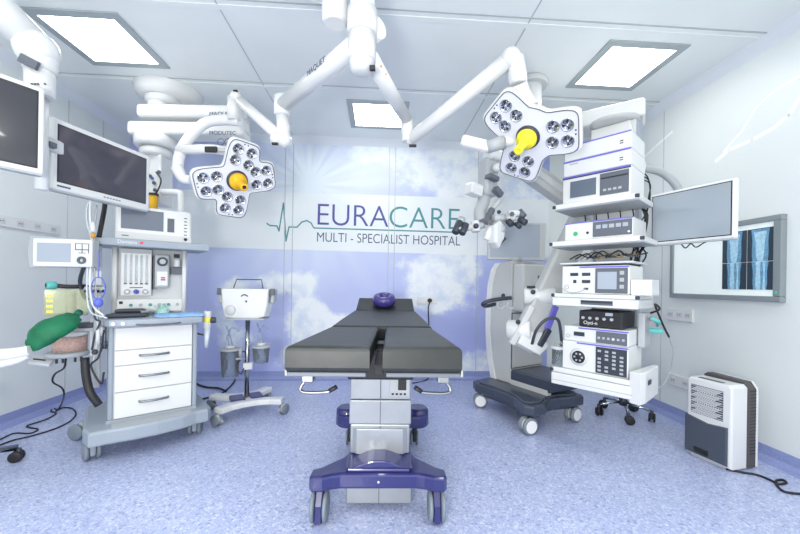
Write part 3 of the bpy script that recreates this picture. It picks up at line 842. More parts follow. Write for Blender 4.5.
# =====================================================================  SURGICAL LIGHTS
hub = thing('lamp_ceiling_column', 'thick white round ceiling column at top centre carrying the lamp arms', 'ceiling column', (P(362, 40, 1.78).x, 1.78, 0), 0)
g = G(WHITE).cyl((0, 0, 2.30), (0, 0, 2.98), .062, seg=36, bev=.004)
g.use(WHITE2).lathe([(0, 2.245), (.03, 2.247), (.052, 2.26), (.062, 2.30)], None, 36)
g.use(MGREY)
for z in (2.42, 2.52): g.sph((.01, -.062, z), .004, seg=8)
g.obj('column', hub)
G(WHITE).lathe([(0, 2.93), (.15, 2.93), (.19, 2.95), (.20, 2.999)], None, 36).obj('ceiling_cover', hub)
# capped arm stub above
g = G(WHITE); HX = hub.location.x
a = V((P(335, 0, 1.85).x - HX, .07, 2.60))
g.cyl(a + V((0, 0, -.055)), a + V((0, 0, .16)), .066, seg=28, bev=.015)
g = g.obj('arm_joint', hub)
g = G(WHITE).tube([a + V((0, 0, .09)), a + V((-.9, -.35, .12))], .05, seg=14, sub=1)
g.tube([V((0, 0, 2.72)), a + V((0, 0, .11))], .05, seg=14, sub=1)
g.obj('upper_arm', hub)

def lamp_head(t, c, nrm, angs, L=.31, w=.108, yel=YEL, hl=.17, flood=None, floor=.135):
    """clover-shaped lamp head in a local frame: Z = shining direction"""
    n_ = V(nrm).normalized(); u = V((1, 0, 0)); u = (u - n_ * u.dot(n_)).normalized(); v = n_.cross(u)
    M = Matrix((u, v, n_)).transposed().to_4x4(); M.translation = c
    # outline
    N = 120; rr = []
    for i in range(N):
        ph = 2 * PI * i / N; r = floor
        for a in angs:
            dlt = (ph - math.radians(a) + PI) % (2 * PI) - PI
            if abs(dlt) < 1.3:
                cr = L * 1.0 / math.cos(dlt); sr = w / max(abs(math.sin(dlt)), 1e-3)
                r = max(r, min(cr, sr))
        rr.append(r)
    for _ in range(5): rr = [(rr[i - 1] + 2 * rr[i] + rr[(i + 1) % N]) / 4 for i in range(N)]
    out = [(rr[i] * math.cos(2 * PI * i / N), rr[i] * math.sin(2 * PI * i / N)) for i in range(N)]
    sc = lambda k: [(x * k, y * k) for x, y in out]
    g = G(WHITE).prism(out, .05, M @ Matrix.Translation((0, 0, -.05)), bev=.012, seg=3)
    g.prism(sc(.8), .04, M @ Matrix.Translation((0, 0, -.088)), bev=.015, seg=3)
    g.use(MGREY)
    rim = [M @ V((x * .955, y * .955, .0005)) for x, y in out]; rim.append(rim[0])
    g.tube(rim, .0035, seg=5, sub=1)
    g.use(mat('lamp_face_plate', (.66, .68, .74), .3)).prism(sc(.93), .003, M @ Matrix.Translation((0, 0, -.0005)))
    head = g.obj('lamp_head', t)
    def lens(x, y, m=LENS):
        g = G(m); T = M @ Matrix.Translation((x, y, .0026))
        g.lathe([(.037, 0), (.039, .004), (.036, .007), (.033, .003), (.0, .002)], T, 20)
        ph = random.random() * 6
        for k in range(7):
            a = ph + k * 2 * PI / 7; g.use(LENSD if k % 2 else LENS)
            q = [T @ V((.027 * math.cos(a + e) * f_, .027 * math.sin(a + e) * f_, z_)) for e, f_, z_ in ((0, .25, .006), (-.35, 1, .008), (.35, 1, .005))]
            g.add(q, [[0, 1, 2]])
        g.use(m).sph((T @ V((0, 0, .004))), .009, seg=8)
        g.obj('lamp_lens', head)
    for a in angs:
        A = math.radians(a); ca, sa = math.cos(A), math.sin(A)
        for k, (d, s_) in enumerate(((L - .158, -.047), (L - .150, .047), (L - .072, -.047), (L - .072, .047))):
            m = LENSY if (flood and a == flood and k == 1) else LENS
            lens(ca * d - sa * s_, sa * d + ca * s_, m)
        G(BLACK).cyl(M @ V((ca * (L - .028) + sa * .012, sa * (L - .028) - ca * .012, .002)), M @ V((ca * (L - .028) + sa * .012, sa * (L - .028) - ca * .012, .004)), .005, seg=8) \
            .cyl(M @ V((ca * (L - .028) - sa * .012, sa * (L - .028) + ca * .012, .002)), M @ V((ca * (L - .028) - sa * .012, sa * (L - .028) + ca * .012, .004)), .005, seg=8).obj('screw', head)
    g = G(DGREY).lathe([(0, .003), (.072, .003), (.074, .008), (.060, .016), (0, .016)], M, 28); g.obj('handle_socket', head)
    g = G(yel).lathe([(0, .015), (.058, .016), (.062, .03), (.055, .06), (.035, .07), (.027, .085), (.024, hl - .01), (.027, hl - .004), (.022, hl), (.014, hl)], M, 28)
    g.use(BLACK if yel is YEL else yel).lathe([(.014, hl), (.012, hl - .004), (0, hl - .004)], M, 16)
    g.obj('handle', head)
    return M
# left lamp
c = P(237, 180.5, 2.58)
t = thing('surgical_lamp', 'four-lobed surgical lamp with orange-yellow handle hanging at left of centre', 'surgical lamp', (c.x, c.y, c.z), 0)
J = inv(t); pc = lambda px, py, Y: J @ P(px, py, Y)
A0 = V((-.13, 1.80, 2.50)); A1 = V((P(282, 112, 2.5).x, 2.5, 2.44))
g = G(WHITE).tube([J @ A0, J @ A1], [.056, .05], seg=16, sub=1).cyl(J @ A1 + V((0, 0, .07)), J @ A1 + V((0, 0, -.07)), .055, seg=22, bev=.01)
g.cyl(J @ V((HX, 1.78, 2.44)), J @ V((HX, 1.78, 2.56)), .075, seg=28)
g = g.obj('horizontal_arm', t)
Fm = P(316, 62, 2.0); r_ = (A0 - A1).normalized()
mid = A1.lerp(A0, .42); nn = r_.cross(V((0, 0, 1))); 
if nn.y > 0: nn = -nn
text('arm_lettering', 'MAQUET', .048, facing(J @ (mid + nn * .058 + V((0, 0, -.012))), (r_ if nn.y < 0 else -r_), (0, 0, 1)), INK_G, g)
E1 = P(283, 140, 2.5)
g = G(WHITE).cyl(J @ A1 + V((0, 0, -.06)), J @ E1 + V((.01, 0, 0)), .042, .045, seg=20).sph(J @ E1 + V((.01, 0, 0)), .052, seg=20)
g.obj('drop_joint', t)
g = G(WHITE).tube([J @ E1, pc(240, 101, 2.58)], [.042, .036], seg=16, sub=1).sph(pc(277, 139, 2.5), .048).sph(pc(236, 97, 2.6), .042)
g.use(BLACK).b2(pc(275, 142, 2.44) + V((-.02, -.01, -.02)), pc(275, 142, 2.44) + V((.02, .01, -.005)), bev=.002).b2(pc(235.5, 92, 2.57) + V((-.015, -.01, -.0)), pc(235.5, 92, 2.57) + V((.015, .01, .012)), bev=.002)
g.obj('spring_arm', t)
g = G(WHITE).cyl(pc(233, 97, 2.62), pc(234, 120, 2.64), .040, .045, seg=18)
g.tube([pc(240, 121, 2.66), pc(222, 120, 2.68), pc(204, 124, 2.68), pc(186, 142, 2.66), pc(179, 158, 2.62), pc(178, 172, 2.58)], .038, seg=14)
g.tube([pc(177, 168, 2.58), pc(183, 178, 2.57), pc(191, 180, 2.57)], [.042, .03], seg=14)
g.obj('yoke', t)
g = G(WHITE).tube([pc(178, 150, 2.62), pc(212, 149, 2.62), pc(240, 153, 2.64)], .034, seg=14, sub=1)
g.use(BLACK).box(pc(211, 149.5, 2.56), (.09, .02, .045), bev=.009)
g.use(LGREY).box(pc(223, 150, 2.575), (.07, .02, .028), bev=.004)
g.use(MGREY)
for k in (0, 12): g.lathe([(.022, 0), (.026, 0), (.026, .004), (.022, .004), (.022, 0)], facing(pc(221 + k * .6, 142, 2.56), (1, 0, 0), (0, 0, 1)) , 16)
g.obj('control_arm', t)
lamp_head(t, V((0, 0, 0)), (.60, -.64, -.46), [62, 176, -4, -114], L=.288, w=.110, yel=YEL)
# right lamp
c = P(528, 137, 2.2)
t = thing('surgical_lamp', 'three-lobed surgical lamp with bright yellow handle hanging at right of centre', 'surgical lamp', (c.x, c.y, c.z), 0)
J = inv(t); pc = lambda px, py, Y: J @ P(px, py, Y)
B0 = V((HX, 1.78, 2.36)); B1 = P(407, 120, 2.5)
g = G(WHITE).tube([J @ V((HX + .04, 1.82, 2.35)), J @ B1], [.045, .04], seg=14, sub=1).cyl(J @ (B0 + V((0, 0, -.05))), J @ (B0 + V((0, 0, .07))), .068, seg=28)
g.use(AMBER).sph(pc(381, 66, 1.82), .006, seg=8).sph(pc(386, 74, 1.84), .005, seg=8)
g.use(BLACK).b2(pc(372, 68, 1.74) + V((-.012, -.01, -.012)), pc(372, 68, 1.74) + V((.016, .01, .01)), bev=.002)
g.obj('horizontal_arm', t)
g = G(WHITE).cyl(pc(407, 118, 2.5), pc(407.5, 142, 2.5), .042, seg=20, bev=.006)
g.obj('drop_joint', t)
g = G(WHITE).tube([pc(410, 140, 2.5), pc(505, 63, 2.22)], [.042, .052], seg=16, sub=1).sph(pc(411, 139, 2.5), .045).sph(pc(511, 58, 2.2), .062)
g.use(BLACK).b2(pc(412, 144, 2.45) + V((-.02, -.01, -.02)), pc(412, 144, 2.45) + V((.03, .01, -.005)), bev=.002)
g.obj('spring_arm', t)
g = G(WHITE).cyl(pc(516, 56, 2.2), pc(518, 84, 2.22), .050, .055, seg=20, bev=.01).tube([pc(518, 84, 2.23), pc(521, 96, 2.26), pc(528, 110, 2.26)], [.055, .07], seg=16)
g.obj('yoke', t)
g = G(WHITE).box(pc(476, 144, 2.30), (.20, .06, .075), rot=(0, .22, 0), bev=.02).box(pc(476, 144, 2.30), (.10, .063, .05), rot=(0, .22, 0), bev=.004)
g.use(LGREY).tube([pc(487, 147, 2.3), pc(504, 142, 2.28)], .042, seg=16, sub=1)
g.use(WHITE).tube([pc(504, 142, 2.28), pc(522, 140, 2.29)], .03, seg=16, sub=1)
g.obj('control_arm', t)
lamp_head(t, V((0, 0, 0)), (-.50, -.55, -.67), [152, 22, -90], L=.300, w=.132, yel=YEL2, hl=.19, flood=20, floor=.18)

# =====================================================================  EQUIPMENT RACK (hanging)
RA = math.atan2(-.40, .365)
rack = thing('equipment_rack', 'white ceiling-hung equipment rack with stacked devices on shelves, at right', 'equipment rack', (1.122, 2.615, 0), RA)
RI = inv(rack); RW = RI.inverted()
RWD, RDP = .54, .42
g = G(WHITE2).b2((.16, .37, .47), (.42, .47, 2.42), bev=.012)
g.use(SILV).b2((.14, .38, .47), (.16, .46, 2.40)).b2((.42, .38, .47), (.44, .46, 2.40))
g.obj('column', rack)
g = G(WHITE).prism([(.10, 1.80), (.42, 1.80), (.44, 1.95), (.46, 2.1), (.42, 2.25), (.38, 2.42), (.12, 2.42)], .13, facing((0, .49, 0), (1, 0, 0), (0, 0, 1)), bev=.01)
g.obj('column_cover', rack)
def shelf(z, th, x0=0., x1=.54, name='shelf', y1=.37):
    g = G(WHITE).b2((x0, 0, z - th), (x1, y1, z), bev=.006)
    g.use(DGREY)
    for x in (x0 + .004, x1 - .004): g.b2((x - .012, -.006, z - th * .5 - .012), (x + .012, .012, z - th * .5 + .012), bev=.004)
    g.use(LGREY).b2((x0 + .0, .02, z - th - .006), (x1 - .0, y1 - .02, z - th + .001))
    return g.obj(name, rack)
shelf(1.795, .035, .0, .53)
shelf(1.527, .035, -.02, .56)
d_ = shelf(1.150, .028, 0, .54)
shelf(.612, .035, 0, .54)
g = G(WHITE).b2((.0, -.004, 1.062), (.54, .37, 1.12), bev=.006); g = g.obj('drawer', rack)
h = G(MGREY).b2((.20, -.008, 1.078), (.40, -.003, 1.108), bev=.002); h.use(DGREY).b2((.205, -.010, 1.092), (.395, -.0075, 1.106)); h.obj('handle', g)
g = G(WHITE).b2((0, -.004, .49), (.54, .36, .574), bev=.008)
g.use(LGREY).b2((.0, -.0055, .52), (.54, -.0035, .524))
g.obj('lower_box', rack)
g = G(WHITE).prism([(.50, .0), (.56, -.02), (.575, .05), (.575, .36), (.54, .37)], .20, Matrix.Translation((0, 0, .47)), bev=.008)
g.use(DGREY).b2((.5755, .10, .58), (.581, .16, .61), bev=.002)
g.obj('side_handle', rack)
# cable bundles behind the shelves
g = G(BLACK)
for k in range(7):
    x = .42 + .011 * k; g.tube([(x, .36, 1.49), (x + .04 * math.sin(k * 2), .32, 1.42), (x - .03, .37, 1.30), (x + .02, .34, 1.16)], .005, seg=6)
for k in range(5):
    x = .09 + .08 * k; g.tube([(x, .34, 1.78), (x + .02, .30, 1.70), (x - .01, .33, 1.66)], .004, seg=6)
for k in range(4):
    g.tube([(.46, .34 + .01 * k, 1.78), (.49 + .005 * k, .34, 1.70), (.48, .35, 1.60 - .02 * k), (.46, .34, 1.54)], .006, seg=6)
g.obj('cable_bundle', rack)
g = G(BLACK)
for k in range(9):
    x = .08 + .03 * k; y = .10 + .02 * (k % 4)
    g.use([BLACK, DGREY, mat('ochre_cable', (.35, .25, .12), .5), LGREY][k % 4])
    g.tube([(x, y, 1.40), (x + .07, y + .03 * math.sin(k), 1.432 + .008 * (k % 3)), (x + .14, y - .02, 1.405), (x + .22, y + .1, 1.43)], .005, seg=6)
g.use(WHITE2).b2((.04, .03, 1.358), (.50, .36, 1.372), bev=.003)
cab = g.obj('cable_tray', rack)
# devices: each rests on a shelf
def device(name, label, x0, x1, z0, z1, y0=.02, y1=.33, cat='device', body=WHITE):
    loc = RW @ V((x0, y0, z0 + .0005)); t = thing(name, label, cat, loc, RA, None)
    w, h, dp = x1 - x0, z1 - z0 - .001, y1 - y0
    g = G(body).b2((0, 0, 0), (w, dp, h), bev=.006); g.obj('housing', t)
    return t, w, h
def fbox(t, name, x0, z0, x1, z1, m, y=-.002, d=.004, bev=.0):
    return G(m).b2((x0, y - d, z0), (x1, .001, z1), bev=bev).obj(name, t)
DX0, DX1 = .065, .485
t, w, h = device('recorder_unit', 'slim white recorder box with violet top line, topmost on the equipment rack', DX0, DX1, 2.10, 2.212, cat='recorder')
fbox(t, 'violet_stripe', .0, h - .010, w, h - .002, LILAC, -.001, .002)
for z in (.035, .05): fbox(t, 'button', w - .065, z, w - .045, z + .006, DGREY, 0, .002)
t, w, h = device('recorder_unit', 'slim white box with violet top line directly above the unit with the small grey screen', DX0 - .005, DX1, 1.99, 2.0995, cat='recorder')
fbox(t, 'violet_stripe', .0, h - .012, w, h - .002, LILAC, -.001, .002)
for z in (.035, .05): fbox(t, 'button', w - .065, z, w - .045, z + .006, DGREY, 0, .002)
fbox(t, 'printed_mark', .04, h - .03, .10, h - .022, LGREY, 0, .001)
t, w, h = device('video_processor', 'white video unit with grey screen, resting on the top shelf of the rack', DX0 - .01, DX1, 1.796, 1.9895, cat='video unit')
fbox(t, 'violet_stripe', .0, h - .012, w, h - .003, LILAC, -.001, .002)
fbox(t, 'dark_stripe', .0, h - .020, w, h - .013, DGREY, -.001, .002)
fbox(t, 'screen', .055, .035, .225, .15, SCRG)
p_ = fbox(t, 'control_panel', .25, .02, w - .01, .165, MGREY)
g = G(BLACK).b2((.255, -.008, .128), (w - .015, -.005, .136)); g.obj('disc_slot', p_)
for k in range(4): G(LGREY).b2((.27 + k * .03, -.008, .045), (.29 + k * .03, -.005, .06), bev=.001).obj('button', p_)
t, w, h = device('camera_control_unit', 'white unit with a green mark on the second shelf of the rack', DX0 + .01, .50, 1.528, 1.655, cat='control unit')
fbox(t, 'violet_stripe', .0, h - .010, w, h - .002, LILAC, -.001, .002)
p_ = fbox(t, 'display_panel', .19, .012, w - .004, h - .014, MGREY)
for k in range(5): G(SCRL if k != 2 else LGREY).b2((.21 + k * .04, -.008, .065), (.24 + k * .04, -.005, .09)).obj('display', p_)
G(WHITE).cyl((w - .02, -.005, .03), (w - .02, -.010, .03), .007, seg=12).obj('button', p_)
g = G(mat('green_mark', (.05, .45, .2), .4)).cyl((.075, 0, .045), (.075, -.003, .045), .016, seg=18); g.obj('green_mark', t)
g = G(DGREY).cyl((.155, 0, .045), (.155, -.006, .045), .009, seg=14); g.obj('socket', t)
t, w, h = device('electrosurgical_unit', 'white unit with a grey touch screen and dark sockets above the drawer of the rack', DX0 - .005, DX1, 1.151, 1.345, cat='surgical unit')
fbox(t, 'violet_stripe', .12, h - .014, w, h - .004, LILAC, -.001, .002)
p_ = fbox(t, 'screen_surround', .225, .008, w - .008, h - .018, MGREY)
G(SCRL).b2((.24, -.009, .035), (.355, -.005, .15)).obj('touch_screen', p_)
for k in range(3): G(LGREY).b2((.372, -.009, .04 + k * .045), (.397, -.005, .065 + k * .045), bev=.001).obj('button', p_)
for (x, z, ww, hh) in ((.085, .135, .055, .022), (.165, .135, .055, .022), (.165, .085, .055, .022), (.165, .035, .03, .014), (.09, .085, .022, .022)):
    fbox(t, 'socket', x - ww / 2, z - hh / 2, x + ww / 2, z + hh / 2, DGREY, 0, .004, .003)
G(LGREY).lathe([(.012, 0), (.015, 0), (.015, .003), (.012, .003), (.012, 0)], facing((.035, -.001, .045), (1, 0, 0), (0, 0, 1)), 18).obj('power_button', t)
G(LGREY).tube([(.165, -.008, .035), (.13, -.04, .012), (.06, -.03, .008), (.0, -.01, .04), (-.03, .05, .03)], .003, seg=6).obj('thin_cable', t)
t, w, h = device('light_controller', 'white unit with small dark display, second device from the bottom of the rack', .08, DX1, .815, .920, cat='control unit')
fbox(t, 'violet_stripe', .10, h - .014, w, h - .004, LILAC, -.001, .002)
fbox(t, 'display', .07, .04, .14, .068, DGREY)
p_ = fbox(t, 'key_panel', .215, .008, w - .006, h - .018, MGREY)
for k in range(6): G(LGREY if k != 3 else WHITE).b2((.225 + k * .029, -.008, .035), (.240 + k * .029, -.005, .050), bev=.001).obj('key', p_)
G(LGREY).lathe([(.010, 0), (.013, 0), (.013, .003), (.010, .003), (.010, 0)], facing((.03, -.001, .035), (1, 0, 0), (0, 0, 1)), 18).obj('power_button', t)
t, w, h = device('insufflator', 'large white unit with round dial and dark keypad, lowest device on the rack', .07, DX1, .613, .8145, cat='insufflator')
fbox(t, 'violet_stripe', .10, h - .014, w, h - .004, LILAC, -.001, .002)
g = G(WHITE2).lathe([(0, 0), (.058, 0), (.06, .005), (.05, .010), (0, .010)], facing((.115, 0, .095), (1, 0, 0), (0, 0, 1)), 30)
g = g.obj('dial', t)
G(BLACK).lathe([(0, .0102), (.044, .0102), (.042, .014), (0, .014)], facing((.115, 0, .095), (1, 0, 0), (0, 0, 1)), 28).obj('dial_face', g)
for k in range(6):
    a = k * PI / 3; G(LGREY).box((.115 + .025 * math.cos(a), -.015, .095 + .025 * math.sin(a)), (.012, .004, .012), bev=.001).obj('dial_symbol', g)
p_ = fbox(t, 'key_panel', .225, .008, w - .006, h - .018, DGREY)
for r_i in range(6):
    for k in range(4):
        if (r_i * 5 + k * 3) % 7 == 6: continue
        G(LGREY).b2((.237 + k * .044, -.008, .020 + r_i * .026), (.258 + k * .044, -.005, .034 + r_i * .026), bev=.001).obj('key', p_)
t, w, h = device('amplifier_unit', 'black boxed unit with white symbols under the drawer of the rack', .17, .44, .921, 1.035, y0=.05, y1=.33, cat='control unit', body=BLACK)
g = G(SCRL).b2((.17, -.004, .085), (.215, .0, .105)); g.obj('display', t)
for k in range(5): G(LGREY).cyl((.03 + k * .045, 0, .062), (.03 + k * .045, -.012, .062), .010, seg=14).obj('knob', t)
text('front_lettering', 'Opti-n', .034, facing((.03, -.0015, .018), (1, 0, 0), (0, 0, 1)), WHITE, t)
# side items
t = thing('tissue_box', 'small white box on the drawer shelf at the right end of the rack', 'box', RW @ V((.50, .13, 1.1505)), RA)
g = G(WHITE).b2((-.013, -.09, 0), (.10, .10, .10), bev=.005); g.obj('carton', t)
t = thing('suction_jar', 'clear jar with black arched hose at the left end of the lowest rack shelf', 'jar', RW @ V((.018, .075, .6125)), RA)
g = G(GLASS).lathe([(.0, .002), (.042, .002), (.045, .008), (.045, .12), (.042, .12), (.042, .01), (.0, .008)], None, 24); g.obj('jar', t)
g = G(WHITE2).cyl((0, 0, .12), (0, 0, .142), .052, seg=24, bev=.004); g.use(LGREY).cyl((0, 0, .142), (0, 0, .155), .02, seg=14); g.obj('lid', t)
J = inv(t)
g = G(DGREY).tube([(.02, 0, .15), (.02, 0, .19), J @ P(559, 322, 2.55), J @ P(553, 318, 2.54), J @ P(544, 321, 2.54), J @ P(536, 331, 2.56), J @ P(532, 344, 2.60)], .011, seg=10)
g.use(CHROME).cyl((.02, 0, .145), (.02, 0, .18), .010, seg=10)
g.obj('hose', t)
J = RI
g = G(TEAL).tube([(.56, .20, 1.0), (.60, .22, .98), (.58, .30, .95)], .012)
g.use(RED)
for k in range(3): g.sph((.52 + .03 * k, .26, 1.00 - .01 * k), .013, seg=8)
g.use(LGREY).b2((.49, .2, .80), (.53, .34, 1.03), bev=.006)
g.use(TEAL).b2((.54, .24, .90), (.62, .28, .93), bev=.01)
g.obj('coloured_connectors', rack)
G(BLACK).tube([(.55, .25, 1.03), (.60, .25, 1.06), RI @ P(655, 305, 2.5), RI @ P(663, 325, 2.55), RI @ P(669, 337, 2.6)], .007).obj('black_cable', rack)
G(LGREY).tube([RI @ P(669, 337, 2.6), RI @ P(673, 352, 2.65), RI @ P(670, 370, 2.7), RI @ P(663, 385, 2.7), RI @ P(652, 390, 2.65)], .003).obj('thin_cable', rack)
# beam and ceiling tube
rb = thing('ceiling_boom', 'long white horizontal ceiling boom from which the equipment rack hangs', 'ceiling boom', (1.12, 3.14, 0), 0)
J = inv(rb)
g = G(WHITE).cyl((0, 0, 2.563), (0, 0, 2.999), .10, seg=30, bev=.004); g.use(WHITE2).cyl((-.0, -.0, 2.62), (0, 0, 2.66), .107, seg=30).cyl((-.0, -.0, 2.95), (0, 0, 2.999), .15, seg=30, bev=.006)
g.obj('ceiling_tube', rb)
cw = RW @ V((.27, .40, 2.5)); e1 = V((1.05, 3.0, 2.545)); 
g = beam(G(WHITE), J @ V((1.0, 3.17, 2.50)), J @ V((cw.x + .20, cw.y - .05, 2.50)), .26, .125, .02)
g.obj('boom_arm', rb)
g = G(WHITE2).cyl(J @ V((cw.x, cw.y, 2.421)), J @ V((cw.x, cw.y, 2.45)), .15, .17, seg=32, bev=.01)
g.obj('swivel_joint', rb)
# screen on the right with its hoses
t3, w3 = flat_monitor('side_screen', 'white-framed screen on an arm to the right of the equipment rack', P(650, 194, 2.50), P(736, 178.5, 2.06), .352, .022, .04, scrm=mat('screen_pale_reflection_tint', (.30, .35, .40), .12, coat=.8))  # screen colour lightened to stand in for a pale reflection
g = G(BLACK).tube([(-.06, .03, .0), (-.03, .03, -.035), (.0, .03, -.01), (.03, .03, -.035), (.07, .03, -.012), (.10, .03, .0)], .004, seg=6)
g.obj('hanging_cable', t3)
J = inv(t3)
g = G(WHITE2).tube([(0, .055, .17), (-.05, .14, .17), J @ V((1.92, 2.62, 1.72))], .025, seg=12)
g.obj('mounting_arm', t3)
g = G(LGREY).tube([RI @ P(630, 170, 2.85), RI @ P(648, 169, 2.85), RI @ P(664, 174, 2.85), RI @ P(677, 187, 2.82), RI @ P(682, 205, 2.8)], .03, seg=12)
g.obj('grey_hose', rack)
g = G(BLACK)
for k in range(3):
    g.tube([RI @ P(638, 170 + 4 * k, 2.75), RI @ P(648 + k, 178 + 3 * k, 2.75), RI @ P(650 - k, 200, 2.74), RI @ P(645, 215 + 5 * k, 2.72), RI @ P(640, 222 + 3 * k, 2.65)], .005, seg=6)
g.obj('looped_cable', rack)

# =====================================================================  IV STAND behind rack
t = thing('drip_stand', 'chrome five-legged stand with black castors on the floor behind the equipment rack', 'drip stand', (2.10, 3.32, 0), .2)
g = G(CHROME).cyl((0, 0, .13), (0, 0, 1.55), .012, seg=14); g.obj('pole', t)
G(DGREY).cyl((0, 0, .10), (0, 0, .17), .035, seg=18, bev=.006).obj('hub', t)
for k in range(5):
    a = k * 2 * PI / 5 + .35; x, y = .22 * math.cos(a), .22 * math.sin(a)
    G(CHROME).tube([(.03 * math.cos(a), .03 * math.sin(a), .13), (x, y, .10)], .011, sub=1).obj('leg', t)
    caster(t, x, y, .038, .014, a, .10, BLACK, DGREY, .018)

# =====================================================================  FLOOR-STANDING MICROSCOPE
t = thing('surgical_microscope', 'grey floor-standing surgical microscope with dark wheeled base and white wheels, right of centre', 'surgical microscope', (1.16, 3.28, 0), math.radians(30))
I = inv(t); MWm = I.inverted()
lc = lambda px, py, Y: I @ P(px, py, Y)
out = [(-.33, -.28), (-.29, -.35), (-.17, -.36), (-.05, -.30), (.10, -.30), (.25, -.35), (.34, -.36), (.38, -.32), (.38, -.22), (.34, -.10), (.36, .35), (.30, .46), (-.10, .48), (-.20, .47), (-.25, .38), (-.23, .15), (-.25, -.10)]
g = G(NAVY).prism(out, .09, Matrix.Translation((0, 0, .15)), bev=.02, seg=3)
g.prism([(x * .82, y * .82) for x, y in out], .05, Matrix.Translation((0, 0, .115)), bev=.01)
g.prism([(x * .9, y * .9 + .01) for x, y in out], .02, Matrix.Translation((0, 0, .235)), bev=.01)
g.obj('base', t)
for x, y, a in ((-.26, -.29, .3), (.32, -.29, .5), (-.17, .36, -.2), (.27, .36, .1)):
    caster(t, x, y, .068, .03, a + PI / 2 - .5, .15, WHEELG, DGREY, .03, hub=WHEELW)
g = G(NAVY).prism([(.0, -.27), (.36, -.30), (.44, -.22), (.44, .16), (.0, .16)], .12, Matrix.Translation((0, 0, .275)), bev=.02, seg=3)
g.obj('counterweight_box', t)
# cabinet with a curved back edge
prof = [(.165, .256), (.40, .256), (.455, .45), (.485, .72), (.485, 1.0), (.46, 1.22), (.42, 1.36), (.36, 1.425), (.165, 1.44)]
YZ = Matrix(((0, 0, 1, 0), (1, 0, 0, 0), (0, 1, 0, 0), (0, 0, 0, 1)))
MG_ = mat('microscope_grey', (.50, .52, .52), .4)
g = G(MG_).prism(prof, .46, Matrix.Translation((.0, 0, 0)) @ YZ, bev=.008)
g.b2((-.004, -.25, .25), (.05, .165, .30), bev=.004)
g.use(MGREY).b2((.0, .16, .40), (.44, .166, .94))
g.use(MG_).b2((.012, .152, .41), (.43, .164, .93), bev=.003)
g.obj('cabinet', t)
g = G(WHITE)
lp = [V(p) for p in prof[1:8]]
o_ = [p + V((-.05, 0)) for p in lp] + [p + V((.02, 0)) for p in lp[::-1]]
g.prism([(p.x, p.y) for p in o_], .48, Matrix.Translation((-.014, 0, 0)) @ YZ, bev=.006)
g.obj('white_back_shell', t)
g = G(MG_).b2((.004, .03, .96), (.36, .164, 1.41), bev=.02); g.use(MGREY).b2((.20, .025, 1.27), (.32, .031, 1.30), bev=.002)
g.use(DGREY).sph((-.003, .27, 1.10), .022, seg=10)
g.obj('front_cover', t)
g = G(DGREY).tube([lc(511, 298, 3.0), lc(500, 299, 2.98), lc(489, 301, 2.96), lc(483, 304, 2.98), lc(486, 306, 3.05), lc(495, 304, 3.1)], .017, seg=10)
g.obj('push_handle', t)
g = G(LGREY)
for k in (0, 10): g.tube([lc(499 + k, 300, 2.98), lc(497 + k, 306, 2.97), lc(501 + k, 309, 2.97), lc(505 + k, 306, 2.97)], .006, seg=6)
g.obj('hook', t)
# screen
a = P(487, 228, 2.98); b = P(543, 228, 3.08)
# joints and arms
g = G(WHITE).cyl(lc(524, 296, 3.0), lc(556, 296, 2.92), .072, seg=26, bev=.012)
g.use(DGREY).sph(lc(533, 292, 2.90), .02, seg=10).b2(lc(531, 287, 2.95) + V((-.03, -.02, -.01)), lc(531, 287, 2.95) + V((.03, .02, .01)), bev=.003)
g.obj('upper_joint', t)
g = G(WHITE).cyl(lc(508, 330, 3.0), lc(532, 330, 2.9), .085, seg=26, bev=.012)
g.use(DGREY).sph(lc(518, 322, 2.88), .02, seg=10)
g.obj('lower_joint', t)
def bar(g, a, b, w, h, bev=.02):
    a = V(a); b = V(b); d = b - a
    M = Matrix.Translation((a + b) / 2) @ d.to_track_quat('X', 'Z').to_matrix().to_4x4()
    return g.box((0, 0, 0), (d.length, w, h), bev=bev, M=M)
g = bar(G(MG_), lc(520, 348, 2.95), lc(592, 200, 3.0), .12, .20)
g.use(WHITE2); bar(g, lc(511, 344, 2.9), lc(532, 306, 2.9), .06, .05, .01)
g.use(LILAC); bar(g, lc(547, 330, 2.87), lc(556, 306, 2.88), .02, .05, .005)
g.use(DGREY); bar(g, lc(539, 346, 2.87), lc(549, 329, 2.87), .04, .05, .01)
g.use(WHITE); g.prism([(-.14, -.05), (.06, -.09), (.12, .0), (.04, .10), (-.12, .06)], .14, facing(lc(528, 342, 3.0), (.9, -.45, -.3), (.3, 0, 1)), bev=.015)
g.obj('lower_arm', t)
g = bar(G(MG_), lc(600, 222, 3.0), lc(498, 150, 2.88), .13, .14)
g.use(WHITE2); bar(g, lc(598, 216, 2.95), lc(530, 168, 2.85), .05, .05, .01)
g.obj('upper_arm', t)
g = G(WHITE).b2(lc(497, 157, 2.85) + V((-.11, -.06, -.04)), lc(497, 157, 2.85) + V((.10, .06, .04)), bev=.02)
g.use(LGREY).b2(lc(490, 162, 2.85) + V((-.08, -.05, -.28)), lc(490, 162, 2.85) + V((.05, .05, .02)), bev=.02)
g.use(WHITE).sph(lc(497, 167.5, 2.78), .036, seg=18)
g.obj('suspension_head', t)
g = G(WHITE).box(lc(474, 190, 2.80), (.12, .09, .09), rot=(0, .15, 0), bev=.012)
g.use(MGREY).box(lc(492, 178, 2.78), (.10, .07, .04), rot=(0, .2, 0), bev=.01).box(lc(498, 192, 2.78), (.09, .05, .05), rot=(0, .6, 0), bev=.012)
g.obj('balance_knobs', t)
g = G(LGREY).tube([lc(484, 185, 2.85), lc(484, 200, 2.85), lc(480, 212, 2.83), lc(482, 222, 2.8)], .05, seg=14)
